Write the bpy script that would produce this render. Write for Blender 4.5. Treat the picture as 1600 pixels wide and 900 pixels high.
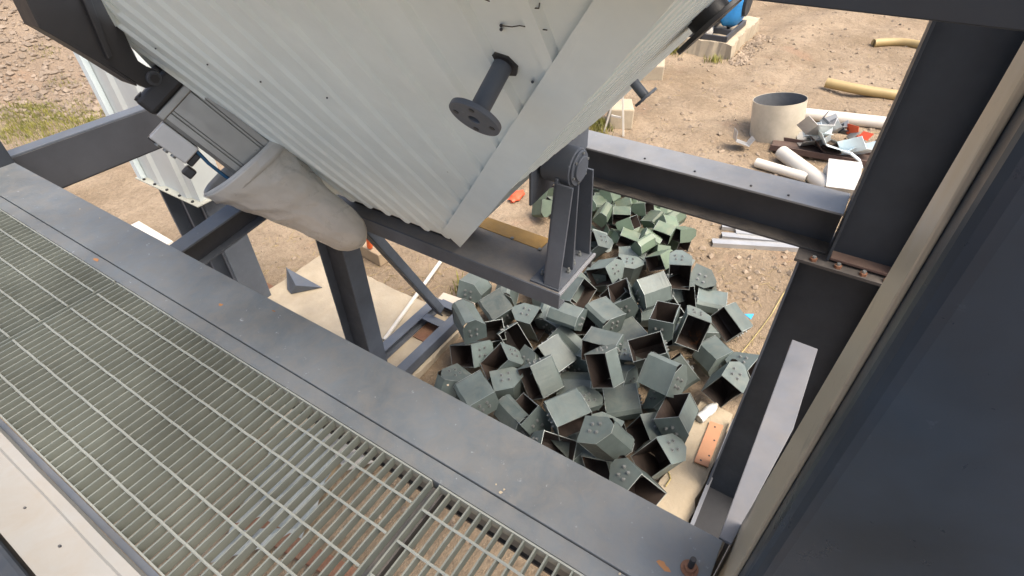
import bpy, bmesh, math, random
from mathutils import Vector, Matrix, Quaternion, noise
random.seed(7)
for o in list(bpy.data.objects): bpy.data.objects.remove(o)
SC=bpy.context.scene; COL=SC.collection
# ---------------------------------------------------------------- camera
CAM=Vector((0,0,4.02)); FPX=855.908
YAW,PIT,ROL=math.radians(33.61008298),math.radians(40.30819086),math.radians(1.20473283)
fw=Vector((math.cos(PIT)*math.cos(YAW),math.cos(PIT)*math.sin(YAW),-math.sin(PIT)))
_r=Vector((math.sin(YAW),-math.cos(YAW),0)); _d=fw.cross(_r)
rt=math.cos(ROL)*_r+math.sin(ROL)*_d; dn=-math.sin(ROL)*_r+math.cos(ROL)*_d
cd=bpy.data.cameras.new('camera'); cam=bpy.data.objects.new('camera',cd); COL.objects.link(cam)
cd.sensor_width=36; cd.sensor_fit='HORIZONTAL'; cd.lens=FPX/1600*36; cd.clip_start=.02; cd.clip_end=2000
M=Matrix((( rt.x,-dn.x,-fw.x,CAM.x),(rt.y,-dn.y,-fw.y,CAM.y),(rt.z,-dn.z,-fw.z,CAM.z),(0,0,0,1)))
cam.matrix_world=M; SC.camera=cam
# ---------------------------------------------------------------- light
SUN_EL,SUN_AZ=math.radians(62),math.radians(-92)      # direction the light comes from, azimuth from +X towards +Y
w=bpy.data.worlds.new('World'); SC.world=w; w.use_nodes=True
nt=w.node_tree; bg=nt.nodes['Background']; sky=nt.nodes.new('ShaderNodeTexSky'); sky.sky_type='NISHITA'; sky.sun_disc=False
sky.sun_elevation=SUN_EL; sky.sun_rotation=math.pi/2-SUN_AZ; sky.air_density=1.0; sky.dust_density=6.0; sky.ozone_density=.5
nt.links.new(sky.outputs[0],bg.inputs[0]); bg.inputs[1].default_value=.15
sl=bpy.data.lights.new('sun','SUN'); sl.energy=1.5; sl.angle=math.radians(38); sl.color=(1,.94,.84)
so=bpy.data.objects.new('sun',sl); COL.objects.link(so)
sd=Vector((math.cos(SUN_EL)*math.cos(SUN_AZ),math.cos(SUN_EL)*math.sin(SUN_AZ),math.sin(SUN_EL)))
so.rotation_euler=sd.to_track_quat('Z','Y').to_euler(); so.location=(0,-3,9)
SC.view_settings.view_transform='Standard'; SC.view_settings.look='None'; SC.view_settings.exposure=1.1; SC.view_settings.gamma=1
# ---------------------------------------------------------------- helpers
def ray(x,y): return rt*((x-800)/FPX)+dn*((y-450)/FPX)+fw
def at(x,y,z=0.):                     # photo pixel -> point on the horizontal plane at height z
    v=ray(x,y); return CAM+v*((z-CAM.z)/v.z)
def atX(x,y,X): v=ray(x,y); return CAM+v*(X/v.x)
def atY(x,y,Y): v=ray(x,y); return CAM+v*(Y/v.y)
def atP(x,y,q,n): v=ray(x,y); return CAM+v*((Vector(q)-CAM).dot(Vector(n))/v.dot(Vector(n)))
def V(*a): return Vector(a)
OFF={}
class MB:
    def __init__(s): s.v=[]; s.f=[]; s.m=[]
    def add(s,vs,fs,m=0):
        o=len(s.v); s.v+=[Vector(v) for v in vs]; s.f+=[[i+o for i in f] for f in fs]; s.m+=[m]*len(fs); return s
    def box(s,x0,x1,y0,y1,z0,z1,m=0):
        if x0>x1:x0,x1=x1,x0
        if y0>y1:y0,y1=y1,y0
        if z0>z1:z0,z1=z1,z0
        return s.add([(x0,y0,z0),(x1,y0,z0),(x1,y1,z0),(x0,y1,z0),(x0,y0,z1),(x1,y0,z1),(x1,y1,z1),(x0,y1,z1)],
            [(3,2,1,0),(4,5,6,7),(0,1,5,4),(1,2,6,5),(2,3,7,6),(3,0,4,7)],m)
    def obox(s,c,size,R,m=0):
        c=Vector(c); a=[Vector((i*size[0]/2,j*size[1]/2,k*size[2]/2)) for k in(-1,1) for j in(-1,1) for i in(-1,1)]
        return s.add([c+R@q for q in a],[(0,2,3,1),(4,5,7,6),(0,1,5,4),(1,3,7,5),(3,2,6,7),(2,0,4,6)],m)
    def beam(s,p,q,w,h,up=(0,0,1),m=0):
        p=Vector(p);q=Vector(q);z=(q-p).normalized();x=z.cross(Vector(up)).normalized();y=x.cross(z)
        return s.obox((p+q)/2,(w,h,(q-p).length),Matrix((x,y,z)).transposed(),m)
    def prism(s,pts,ex,m=0):
        pts=[Vector(q) for q in pts]; ex=Vector(ex); n=len(pts)
        nrm=Vector((0,0,0))
        for i in range(n): nrm+=(pts[i]-pts[0]).cross(pts[(i+1)%n]-pts[0])
        if nrm.dot(ex)>0: pts=pts[::-1]
        return s.add(pts+[q+ex for q in pts],[list(range(n)),list(range(2*n-1,n-1,-1))]+[[(i+1)%n,i,i+n,(i+1)%n+n] for i in range(n)],m)
    def tube(s,path,r,seg=12,m=0,caps=True,rr=None):
        path=[Vector(q) for q in path]; n=len(path); vs=[]; ref=None
        for i,q in enumerate(path):
            t=(path[min(i+1,n-1)]-path[max(i-1,0)]).normalized()
            if ref is None: ref=t.orthogonal().normalized()
            ref=(ref-t*ref.dot(t)).normalized(); b=t.cross(ref); R=rr[i] if rr else r
            vs+=[q+(ref*math.cos(2*math.pi*k/seg)+b*math.sin(2*math.pi*k/seg))*R for k in range(seg)]
        fs=[[i*seg+k,i*seg+(k+1)%seg,(i+1)*seg+(k+1)%seg,(i+1)*seg+k] for i in range(n-1) for k in range(seg)]
        if caps: fs+=[list(range(seg-1,-1,-1)),list(range((n-1)*seg,n*seg))]
        return s.add(vs,fs,m)
    def ring(s,p,q,ro,ri,seg=32,m=0):     # hollow cylinder
        p=Vector(p);q=Vector(q);t=(q-p).normalized();a=t.orthogonal().normalized();b=t.cross(a);vs=[]
        for c,R in((p,ro),(q,ro),(q,ri),(p,ri)): vs+=[c+(a*math.cos(2*math.pi*k/seg)+b*math.sin(2*math.pi*k/seg))*R for k in range(seg)]
        return s.add(vs,[[j*seg+k,j*seg+(k+1)%seg,((j+1)%4)*seg+(k+1)%seg,((j+1)%4)*seg+k] for j in range(4) for k in range(seg)],m)
    def build(s,name,mats,parent=None,bevel=0,smooth=False,seg=2):
        off=OFF.get(parent.name,Vector((0,0,0))) if parent else Vector((0,0,0))
        me=bpy.data.meshes.new(name); me.from_pydata([v-off for v in s.v],[],s.f)
        if not isinstance(mats,(list,tuple)): mats=[mats]
        for m in mats: me.materials.append(m)
        me.polygons.foreach_set('material_index',s.m)
        if smooth:
            me.polygons.foreach_set('use_smooth',[True]*len(s.f)); me.set_sharp_from_angle(angle=math.radians(38))
        me.update(); o=bpy.data.objects.new(name,me); COL.objects.link(o)
        if parent: o.parent=parent
        OFF[o.name]=off
        if bevel:
            b=o.modifiers.new('bevel','BEVEL'); b.width=bevel; b.segments=seg; b.limit_method='ANGLE'; b.angle_limit=math.radians(40)
        return o
def tag(o,label,cat,group=None):
    o['label']=label; o['category']=cat
    if group: o['group']=group
    return o
def thing(name,label,cat,loc=(0,0,0),group=None):
    o=bpy.data.objects.new(name,None); o.empty_display_size=.1; COL.objects.link(o); o.location=loc; OFF[o.name]=Vector(loc)
    return tag(o,label,cat,group)
def struct(o): o['kind']='structure'; return o
def stuff(o): o['kind']='stuff'; return o
# ---------------------------------------------------------------- materials
def nm(name):
    m=bpy.data.materials.new(name); m.use_nodes=True; N=m.node_tree.nodes; L=m.node_tree.links; return m,N,L,N['Principled BSDF']
def rgb(c): return (c[0],c[1],c[2],1)
def noi(N,L,vec,scale,det=4,rough=.6,dist=0):
    n=N.new('ShaderNodeTexNoise'); n.inputs['Scale'].default_value=scale; n.inputs['Detail'].default_value=det; n.inputs['Roughness'].default_value=rough; n.inputs['Distortion'].default_value=dist
    L.new(vec,n.inputs['Vector']); return n.outputs['Fac']
def ramp(N,L,f,a,b,lo=0.,hi=1.):
    n=N.new('ShaderNodeMapRange'); n.inputs[1].default_value=a; n.inputs[2].default_value=b; n.inputs[3].default_value=lo; n.inputs[4].default_value=hi
    L.new(f,n.inputs[0]); return n.outputs[0]
def mix(N,L,f,a,b):
    n=N.new('ShaderNodeMix'); n.data_type='RGBA'
    if isinstance(f,float): n.inputs[0].default_value=f
    else: L.new(f,n.inputs[0])
    for s,x in((6,a),(7,b)):
        if isinstance(x,tuple): n.inputs[s].default_value=rgb(x)
        else: L.new(x,n.inputs[s])
    return n.outputs[2]
def mul(N,L,a,b):
    n=N.new('ShaderNodeMath'); n.operation='MULTIPLY'
    for s,x in((0,a),(1,b)):
        if isinstance(x,(int,float)): n.inputs[s].default_value=x
        else: L.new(x,n.inputs[s])
    return n.outputs[0]
def bump(N,L,B,h,st,dist=.02):
    n=N.new('ShaderNodeBump'); n.inputs['Strength'].default_value=st; n.inputs['Distance'].default_value=dist; L.new(h,n.inputs['Height']); L.new(n.outputs[0],B.inputs['Normal'])
def paint(name,c,rough=.45,dust=.5,dustc=(.23,.19,.145),rust=.0,rustc=(.25,.09,.03),metal=0,var=.25,bmp=.06,speck=0.,vary=0.,rvar=.15,spec=.5,dsc=7):
    m,N,L,B=nm(name); geo=N.new('ShaderNodeNewGeometry'); P=geo.outputs['Position']
    n1=noi(N,L,P,2.2,5,.65); n2=noi(N,L,P,38,4,.7); n3=noi(N,L,P,dsc,8,.74,.6)
    col=mix(N,L,ramp(N,L,n1,.3,.7),tuple(x*(1-var) for x in c),tuple(x*(1+var) for x in c))
    if vary:
        oi=N.new('ShaderNodeObjectInfo'); hs=N.new('ShaderNodeHueSaturation'); hs.inputs['Fac'].default_value=1
        L.new(ramp(N,L,oi.outputs['Random'],0,1,1-vary,1+vary),hs.inputs['Value']); L.new(col,hs.inputs['Color']); col=hs.outputs[0]
    if dust:      # dry dust lies where a face is level
        sp=N.new('ShaderNodeSeparateXYZ'); L.new(geo.outputs['True Normal'],sp.inputs[0])
        up=ramp(N,L,sp.outputs[2],.35,.9); d=mul(N,L,mul(N,L,up,ramp(N,L,n3,.38,.75)),dust)
        col=mix(N,L,d,col,dustc)
    if speck:
        col=mix(N,L,mul(N,L,ramp(N,L,n2,.66,.75),speck),col,tuple(min(.7,x*2.2+.1) for x in c))
    if rust:
        n4=noi(N,L,P,3.1,7,.72,.3); col=mix(N,L,ramp(N,L,n4,.74-rust*.25,.80-rust*.22),col,rustc)
    L.new(col,B.inputs['Base Color']); L.new(ramp(N,L,n3,.3,.7,rough-rvar*.5,rough+rvar),B.inputs['Roughness'])
    B.inputs['Metallic'].default_value=metal; B.inputs['Specular IOR Level'].default_value=spec
    if bmp: bump(N,L,B,n2,bmp,.01)
    return m
STEEL=paint('steel_paint',(.085,.098,.118),.52,.35,dustc=(.17,.16,.145),rust=.06,speck=.35)
STEELBR=paint('walkway_steel',(.113,.127,.136),.46,.42,dustc=(.21,.18,.14),rust=.10,rustc=(.26,.15,.08),speck=.75,bmp=.12,dsc=13)
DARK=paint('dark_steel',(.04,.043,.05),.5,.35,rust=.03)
NAVY=paint('navy_steel',(.026,.031,.038),.5,.1,var=.3,bmp=.02,spec=.35,rvar=.2)
GLOSSY=paint('glossy_steel',(.06,.062,.068),.17,.0,var=.25,bmp=.015,rvar=.14)
DECK=paint('dusty_deck',(.15,.147,.14),.7,.8,dustc=(.24,.20,.155),bmp=.2)
YELLOW=paint('yellow_stain',(.34,.2,.055),.8,.5,dustc=(.26,.2,.13),var=.35,bmp=.2)
RODS=paint('galvanised_rods',(.25,.26,.23),.45,0,metal=.2,var=.15)
GALV=paint('galvanised_steel',(.158,.175,.155),.5,.25,dustc=(.34,.3,.22),metal=.25,var=.28,speck=.1,rust=.02,rustc=(.22,.14,.07))
GALVD=paint('galvanised_offcut',(.46,.46,.45),.4,.2,metal=.5,var=.15)
WHITE=paint('white_cladding',(.75,.84,.845),.42,.35,dustc=(.42,.36,.27),var=.07,bmp=.03,spec=.4)
CREAM=paint('cream_cladding',(.27,.262,.24),.45,.4,dustc=(.25,.20,.14),var=.06,bmp=.02)
BLACK=paint('black_metal',(.016,.016,.018),.42,.25,bmp=.03)
ALU=paint('aluminium',(.27,.27,.255),.34,.1,metal=.5,var=.1,bmp=.01)
EDGE=paint('worn_edge',(.30,.33,.31),.45,0,metal=.2,var=.4,rust=.15,rustc=(.16,.09,.05))
BUCKET=paint('bucket_paint',(.105,.132,.122),.46,.4,dustc=(.25,.24,.19),var=.3,vary=.3,rust=.12,rustc=(.13,.075,.045),bmp=.03,speck=.12)
GREENB=paint('green_bucket_paint',(.105,.145,.098),.5,.45,dustc=(.27,.26,.18),var=.3,vary=.35,rust=.12,rustc=(.2,.09,.04),bmp=.05)
INSIDE=paint('bucket_inside',(.036,.026,.021),.6,.2,dustc=(.13,.09,.06),var=.5,rust=.42,rustc=(.22,.085,.03),vary=.35,bmp=.1)
BOLT=paint('bolt_zinc',(.24,.25,.24),.4,.0,metal=.5,var=.2)
RUSTY=paint('rusty_steel',(.17,.075,.04),.75,.4,dustc=(.26,.19,.12),var=.4,bmp=.25)
BROWN=paint('brown_rust_plate',(.085,.05,.04),.7,.35,dustc=(.24,.19,.13),var=.35,bmp=.2)
ORANGE=paint('orange_primer',(.50,.24,.125),.7,.3,dustc=(.4,.27,.16),var=.15,rust=.02,bmp=.1)
RED=paint('red_plastic',(.62,.09,.03),.5,.1,var=.1)
BLUE=paint('blue_cover',(.03,.26,.62),.45,.0,var=.25,bmp=.05)
PVC=paint('white_pipe',(.62,.58,.50),.4,.25,dustc=(.40,.32,.22),var=.1,bmp=.02)
TANP=paint('tan_pipe',(.36,.26,.11),.5,.3,dustc=(.42,.33,.2),var=.12)
CONC=paint('concrete',(.40,.335,.24),.9,.5,dustc=(.40,.32,.21),var=.2,bmp=.5,rust=.12,rustc=(.24,.18,.12))
WOOD=paint('timber',(.36,.27,.17),.85,.3,var=.2,bmp=.3)
BAG=paint('plastic_bag',(.48,.46,.415),.28,.15,dustc=(.36,.31,.23),var=.16,bmp=.12,rvar=.2)
YROPE=paint('yellow_rope',(.40,.32,.13),.8,0)
STONE=paint('pebbles',(.25,.195,.14),.9,.2,dustc=(.30,.23,.155),var=.45,bmp=.2)
CAN=paint('drum_white',(.48,.42,.32),.6,.4,dustc=(.4,.31,.2),rust=.22,rustc=(.30,.20,.10),var=.2,bmp=.1)
SHEETB=paint('pale_sheet',(.26,.285,.275),.6,.5,var=.15)
def grass_mat():
    m,N,L,B=nm('grass_blades'); oi=N.new('ShaderNodeNewGeometry'); n=noi(N,L,oi.outputs['Position'],6,3)
    L.new(mix(N,L,ramp(N,L,n,.35,.65),(.12,.13,.025),(.26,.24,.045)),B.inputs['Base Color']); B.inputs['Roughness'].default_value=.7; return m
GRASS=grass_mat()
def ground_mat():
    m,N,L,B=nm('sandy_ground'); g=N.new('ShaderNodeNewGeometry'); P=g.outputs['Position']
    a=noi(N,L,P,.42,6,.62,.3); b=noi(N,L,P,2.6,7,.72,.5); c=noi(N,L,P,19,6,.75); e=noi(N,L,P,.11,4,.5)
    col=mix(N,L,ramp(N,L,a,.36,.66),(.225,.165,.105),(.355,.275,.19))
    col=mix(N,L,ramp(N,L,b,.48,.72,0,.75),col,(.175,.13,.085))
    col=mix(N,L,ramp(N,L,b,.46,.28,0,.55),col,(.40,.315,.21))
    col=mix(N,L,ramp(N,L,c,.52,.70,0,.6),col,(.14,.105,.072))
    col=mix(N,L,ramp(N,L,c,.44,.30,0,.5),col,(.44,.36,.255))
    sp=N.new('ShaderNodeSeparateXYZ'); L.new(P,sp.inputs[0])
    far=ramp(N,L,sp.outputs[1],9,12.5); col=mix(N,L,mul(N,L,far,.55),col,(.24,.185,.14))
    red=noi(N,L,P,.9,4,.6,.4); col=mix(N,L,ramp(N,L,red,.60,.74,0,.6),col,(.29,.185,.12))
    L.new(col,B.inputs['Base Color']); B.inputs['Roughness'].default_value=.95; B.inputs['Specular IOR Level'].default_value=.2
    vo=N.new('ShaderNodeTexVoronoi'); vo.inputs['Scale'].default_value=16; L.new(P,vo.inputs['Vector'])
    s=N.new('ShaderNodeMath'); s.operation='ADD'; L.new(c,s.inputs[0]); L.new(mul(N,L,b,1.2),s.inputs[1])
    s2=N.new('ShaderNodeMath'); s2.operation='SUBTRACT'; L.new(s.outputs[0],s2.inputs[0]); L.new(mul(N,L,vo.outputs['Distance'],.35),s2.inputs[1])
    bump(N,L,B,s2.outputs[0],.75,.05); return m
def reflection_mat():  # tan ground reflection, dark bands and pale sheen put into the colour
    m,N,L,B=nm('painted_reflection'); g=N.new('ShaderNodeNewGeometry'); mp=N.new('ShaderNodeMapping'); mp.inputs['Scale'].default_value=(3,3,1.3); L.new(g.outputs['Position'],mp.inputs[0])
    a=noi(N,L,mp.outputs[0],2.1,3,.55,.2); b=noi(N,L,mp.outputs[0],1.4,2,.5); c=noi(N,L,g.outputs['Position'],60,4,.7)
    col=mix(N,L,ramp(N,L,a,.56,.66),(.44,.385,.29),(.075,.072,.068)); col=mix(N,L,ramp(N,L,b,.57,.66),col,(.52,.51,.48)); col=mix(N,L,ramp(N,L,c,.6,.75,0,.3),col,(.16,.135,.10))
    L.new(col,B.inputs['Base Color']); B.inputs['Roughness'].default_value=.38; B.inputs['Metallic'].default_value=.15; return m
TANREFL=reflection_mat()
GROUND=ground_mat()
# ---------------------------------------------------------------- ground
def gh(x,y):
    h=0.; far=max(0,(math.hypot(x-2,y-1.5)-5.5))
    k=min(1,far/3); p=Vector((x*.35,y*.35,0)); h+=k*.10*noise.noise(p)+.02*k*noise.noise(p*5)
    if x>7: h+=.07*min(1,(x-7)/2)*max(0,noise.noise(V(x*.25,y*.25,4))+.35)*math.sin((y+.35*x+1.2*noise.noise(V(x*.2,y*.2,0)))*5.2)
    if y>12.5: h+=(y-12.5)*.24*min(1,(y-12.5)/3)+.25*noise.noise(Vector((x*.5,y*.5,3)))*min(1,(y-12.5)/3)
    if x>12: h+=.12*min(1,(x-12)/3)*noise.noise(Vector((x*.3,y*.9,9)))
    return h
def axis(a,b,st,far):
    r=[a+i*st for i in range(int(round((b-a)/st))+1)]; s=st; lo=[a];hi=[r[-1]]
    while hi[-1]<far: s*=1.45; hi.append(hi[-1]+s); lo.append(lo[-1]-s)
    return lo[:0:-1]+r+hi[1:]
xs=axis(-2,24,.2,900); ys=axis(-4,26,.2,900); mb=MB()
vs=[(x,y,gh(x,y) if (y<60 and x<60) else (11.5 if y>12.5 else 0)) for y in ys for x in xs]; nx=len(xs)
mb.add(vs,[[j*nx+i,j*nx+i+1,(j+1)*nx+i+1,(j+1)*nx+i] for j in range(len(ys)-1) for i in range(nx-1)])
struct(mb.build('ground',GROUND,smooth=True))
def rough_slab(name,x0,x1,y0,y1,z0,z1,parent=None,seed=0,amp=.012,m=None):
    mb=MB(); rnd=random.Random(seed); bm=bmesh.new()
    nx_=max(2,int((x1-x0)/.09)); ny_=max(2,int((y1-y0)/.09)); g={}
    def P(i,j,k):
        x=x0+(x1-x0)*i/nx_; y=y0+(y1-y0)*j/ny_; z=z1 if k else z0
        e=(i in(0,nx_))or(j in(0,ny_))
        n=noise.noise(Vector((x*4+seed,y*4,z*4))); n2=noise.noise(Vector((x*11,y*11+seed,z*9)))
        if i in(0,nx_): x+=amp*(n+n2)*1.4
        if j in(0,ny_): y+=amp*(n2-n)*1.4
        if k: z+=amp*.5*n-(amp*.8*abs(n2) if e else 0)
        return (x,y,z)
    top={(i,j):None for i in range(nx_+1) for j in range(ny_+1)}; vs=[];
    for (i,j) in top: top[(i,j)]=len(vs); vs.append(P(i,j,1))
    fs=[[top[i,j],top[i+1,j],top[i+1,j+1],top[i,j+1]] for i in range(nx_) for j in range(ny_)]
    loop=[(i,0) for i in range(nx_)]+[(nx_,j) for j in range(ny_)]+[(i,ny_) for i in range(nx_,0,-1)]+[(0,j) for j in range(ny_,0,-1)]
    bot=[]
    for (i,j) in loop: bot.append(len(vs)); vs.append(P(i,j,0))
    n=len(loop)
    for q in range(n):
        a,b=loop[q],loop[(q+1)%n]; fs.append([top[b],top[a],bot[q],bot[(q+1)%n]])
    mb.add(vs,fs); return mb.build(name,m or CONC,parent)
struct(rough_slab('concrete_slab',1.2,3.17,2.66,4.88,-.1,.075,seed=3))
struct(rough_slab('concrete_footing',1.2,3.42,.015,.30,-.1,.13,seed=8,amp=.022))
# ---------------------------------------------------------------- the walkway beam
t=thing('walkway_beam','long dusty dark grey steel beam bordering the metal grating, running corner to corner','steel beam',(.73,2,2.45))
MB().box(.626,.834,-.083,3.92,2.588,2.6).build('top_flange',STEELBR,t,.002)
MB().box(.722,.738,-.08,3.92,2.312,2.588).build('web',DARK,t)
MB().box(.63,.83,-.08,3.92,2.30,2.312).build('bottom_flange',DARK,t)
MB().box(.570,.6235,-.083,3.92,2.586,2.594).box(.570,.578,-.083,3.92,2.50,2.586).build('edge_angle',STEELBR,t,.0015)
b=MB().tube([at(1077,889,2.6)+V(0,0,.001),at(1077,889,2.6)+V(0,0,.055)],.0075,14).build('anchor_bolt',BLACK,t,.001)
c0=at(1077,889,2.6); MB().tube([c0+V(0,0,.0015),c0+V(0,0,.016)],.0155,6).ring(c0+V(0,0,.0005),c0+V(0,0,.004),.022,.008,24).build('nut',RUSTY,b,.0008)
# scraps of paint, splashes
mb=MB()
for px,py,r in((782,770,.006),(788,765,.003),(775,757,.003),(700,602,.004),(125,327,.0035),(156,341,.0035),(119,309,.002),(968,897,.003)):
    c=at(px,py,2.6); n=7; mb.prism([c+V(math.cos(k*.9)*r*random.uniform(.6,1.3),math.sin(k*.9)*r*random.uniform(.6,1.3),.0004) for k in range(n)],(0,0,.0015))
mb.build('mortar_splash',CONC,t)
mb=MB()
for px,py,r in((150,405,.016),(345,476,.011),(428,486,.006),(1035,884,.014)):
    c=at(px,py,2.6)+V(0,0,(-.006 if px==150 else 0)); mb.prism([c+V(math.cos(k*.63)*r*random.uniform(.25,.9),math.sin(k*.63)*r*random.uniform(.7,1.8),.0003) for k in range(10)],(0,0,.0004))
mb.build('rust_patch',paint('orange_rust',(.32,.15,.06),.85,0,var=.4),t)
# tapered bracket plate at the end of the beam
t=thing('tapered_bracket','light grey tapered steel bracket running from the beam end towards the right column','steel bracket',(1.25,-.12,2.5))
MB().prism([V(.838,-.072,2.588),V(1.683,-.078,2.588),V(1.681,-.163,2.588),V(1.289,-.162,2.588),V(.838,-.104,2.588)],(0,0,.012)).build('top_plate',paint('bracket_steel',(.15,.157,.172),.36,.35,rust=.06,bmp=.05),t,.002)
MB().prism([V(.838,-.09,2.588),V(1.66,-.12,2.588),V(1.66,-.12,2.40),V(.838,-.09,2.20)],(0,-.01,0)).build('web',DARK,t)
MB().box(1.665,1.682,-.163,-.078,2.560,2.587).build('end_lip',RUSTY,t,.001)
# ---------------------------------------------------------------- grating panels
def grating(y0,y1,label):
    t=thing('metal_grating',label,'metal grating',(.28,(y0+y1)/2,2.56),'galvanised grating panels of the walkway')
    n=int(round((y1-y0)/.0356)); st=(y1-y0-.008)/n; mb=MB()
    for i in range(1,n):
        y=y0+.004+i*st; j=random.uniform(-.0011,.0011); mb.box(.004,.560,y-.0024+j,y+.0024+j,2.566,2.5985)
    mb.build('bearing_bars',GALV,t)
    mb=MB()
    for x in (.078,.179,.283,.382,.483):
        mb.tube([V(x+.0006*math.sin(k*2.1),y0+.006+(y1-y0-.012)*k/40,2.5988) for k in range(41)],.0042,6)
    mb.build('cross_rods',RODS,t)
    MB().box(-.001,.0042,y0,y1,2.566,2.600).box(.5605,.566,y0,y1,2.566,2.600).build('banding_bars',RODS,t,.0006)
    MB().box(.0045,.5600,y0,y0+.0055,2.565,2.597).build('end_bar',GALV,t); MB().box(.0045,.5600,y1-.0055,y1,2.565,2.597).build('end_bar',GALV,t)
    return t
grating(-1.06,.636,'metal grating panel nearest the navy column, beyond the wide dark gap')
grating(.662,2.335,'middle metal grating panel of the walkway, longest stretch in view')
grating(2.352,3.90,'farthest metal grating panel, at the left edge towards the rubble bank')
t=thing('grating_support','dark steel bearer bars lying crosswise under the grating joints','steel bearer',(.28,1.5,2.5))
MB().box(.0,.565,.625,.673,2.49,2.563).build('bearer',DARK,t); MB().box(0,.565,2.32,2.368,2.49,2.563).build('bearer',DARK,t)
# near side of the walkway
t=thing('cladding_strip','dirty cream sheet metal cladding strip along the near edge of the grating','cladding strip',(-.08,2,2.6))
mb=MB(); pr=[(-.021,2.615),(-.028,2.640),(-.052,2.641),(-.058,2.628),(-.09,2.632),(-.13,2.645),(-.165,2.662),(-.166,2.60)]
ysn=[-.5+.05*i for i in range(96)]
vs=[(x+.0035*noise.noise(Vector((y*3,x*9,1))),y,z+.004*noise.noise(Vector((y*2.2,x*20,5)))-(.02*max(0,1-abs(y-1.43)/.03) if i<2 else 0)) for y in ysn for i,(x,z) in enumerate(pr)]
n=len(pr); mb.add(vs,[[j*n+i,j*n+i+1,(j+1)*n+i+1,(j+1)*n+i] for j in range(len(ysn)-1) for i in range(n-1)])
mb.build('sheet',CREAM,t,smooth=True)
for y in (1.33,1.52): MB().tube([V(-.10,y,2.634),V(-.10,y,2.641)],.0032,8).build('rivet',DARK,t)
t=thing('edge_channel','blue grey steel channel squeezed between the grating and the cream cladding','steel channel',(-.012,2,2.55))
MB().box(-.0205,-.0035,-.6,4.2,2.52,2.592).build('channel',STEEL,t)
t=thing('lower_navy_beam','dark navy steel beam in the bottom left corner beside the cream cladding','steel beam',(-.3,2,2.5))
MB().box(-.62,-.175,-.6,4.2,2.30,2.655).build('beam_body',NAVY,t,.012)
# left end beams
t=thing('end_beam','dark steel end beam crossing at the left below the grassy bank','steel beam',(1.3,4.1,2.45))
MB().box(.835,2.6,4.03,4.13,2.588,2.6).build('top_flange',STEEL,t,.002); MB().box(.835,2.6,4.02,4.045,2.33,2.588).build('web',DARK,t); MB().box(.835,2.6,4.03,4.13,2.318,2.33).build('bottom_flange',DARK,t)
t=thing('corner_post','dark navy steel post at the left edge where beam and grating end','steel post',(.7,4.2,2.4))
MB().box(.50,.838,3.925,4.015,0,4.4).build('post_body',NAVY,t,.008)
t=thing('cross_beam','short grey steel cross beam between walkway beam and bagged cylinder','steel beam',(1.2,2.36,2.45))
cA,cB,cC,cD=V(.80,2.60,2.4),V(1.66,2.765,2.4),V(1.66,2.895,2.4),V(.80,2.70,2.4)
MB().prism([cA-V(0,0,.012),cB-V(0,0,.012),cC-V(0,0,.012),cD-V(0,0,.012)],V(0,0,.012)).build('top_flange',STEEL,t,.002)
MB().prism([(cA+cD)/2-V(0,-.006,.0125),(cB+cC)/2-V(0,-.006,.0125),(cB+cC)/2-V(0,-.006,.138),(cA+cD)/2-V(0,-.006,.138)],V(0,-.012,0)).build('web',DARK,t)
MB().prism([cA-V(0,0,.15),cB-V(0,0,.15),cC-V(0,0,.15),cD-V(0,0,.15)],V(0,0,.0115)).build('bottom_flange',STEEL,t,.002)
# ---------------------------------------------------------------- columns on the left
def hcol(name,label,x0,x1,y0,y1,z0,z1,xw,tf=.012,mf=STEEL,mw=DARK,base=True):
    t=thing(name,label,'steel column',((x0+x1)/2,(y0+y1)/2,z0))
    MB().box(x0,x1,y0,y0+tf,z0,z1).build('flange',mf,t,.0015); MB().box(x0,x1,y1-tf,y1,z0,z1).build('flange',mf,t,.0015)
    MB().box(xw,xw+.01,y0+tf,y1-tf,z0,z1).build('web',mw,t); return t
t=hcol('frame_column','grey steel column below the bag tip, standing on the concrete slab',1.935,2.085,2.70,2.985,.20,1.965,2.0)
MB().box(1.90,2.12,2.68,3.01,.19,.2).build('base_plate',STEEL,t)
sk=thing('skid_frame','grey steel skid frame of two channels on the concrete slab','steel frame',(2.4,2.9,.08))
MB().box(1.45,3.20,3.02,3.12,.188,.2).box(1.45,3.20,3.108,3.12,.08,.188).box(1.45,3.2,3.02,3.12,.08,.09).build('channel',STEEL,sk,.0015)
MB().box(1.45,3.23,2.69,2.79,.188,.2).box(1.45,3.23,2.69,2.702,.08,.188).box(1.45,3.23,2.69,2.79,.08,.09).build('channel',STEEL,sk,.0015)
MB().box(2.87,2.96,2.792,3.018,.186,.198).box(2.945,2.957,2.792,3.018,.08,.186).build('cross_member',STEEL,sk,.0015)
MB().box(3.13,3.22,2.792,3.018,.186,.198).box(3.2,3.212,2.792,3.018,.08,.186).build('cross_member',STEEL,sk,.0015)
MB().box(2.70,2.955,2.80,3.01,.082,.09).build('base_plate',RUSTY,sk)
t=thing('diagonal_brace','narrow grey diagonal brace rising from the skid end to the platform','steel brace',(3.05,2.9,.2))
A=V(3.06,2.91,.2); Bq=V(2.13,2.80,2.0)
dv=(Bq-A).normalized(); MB().beam(A,Bq,.10,.012,(0,1,0)).build('flange',STEEL,t,.0015); MB().beam(A+V(-.036,0,-.02),Bq+V(-.036,0,-.02),.012,.075,(0,1,0)).build('web',DARK,t)
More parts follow.
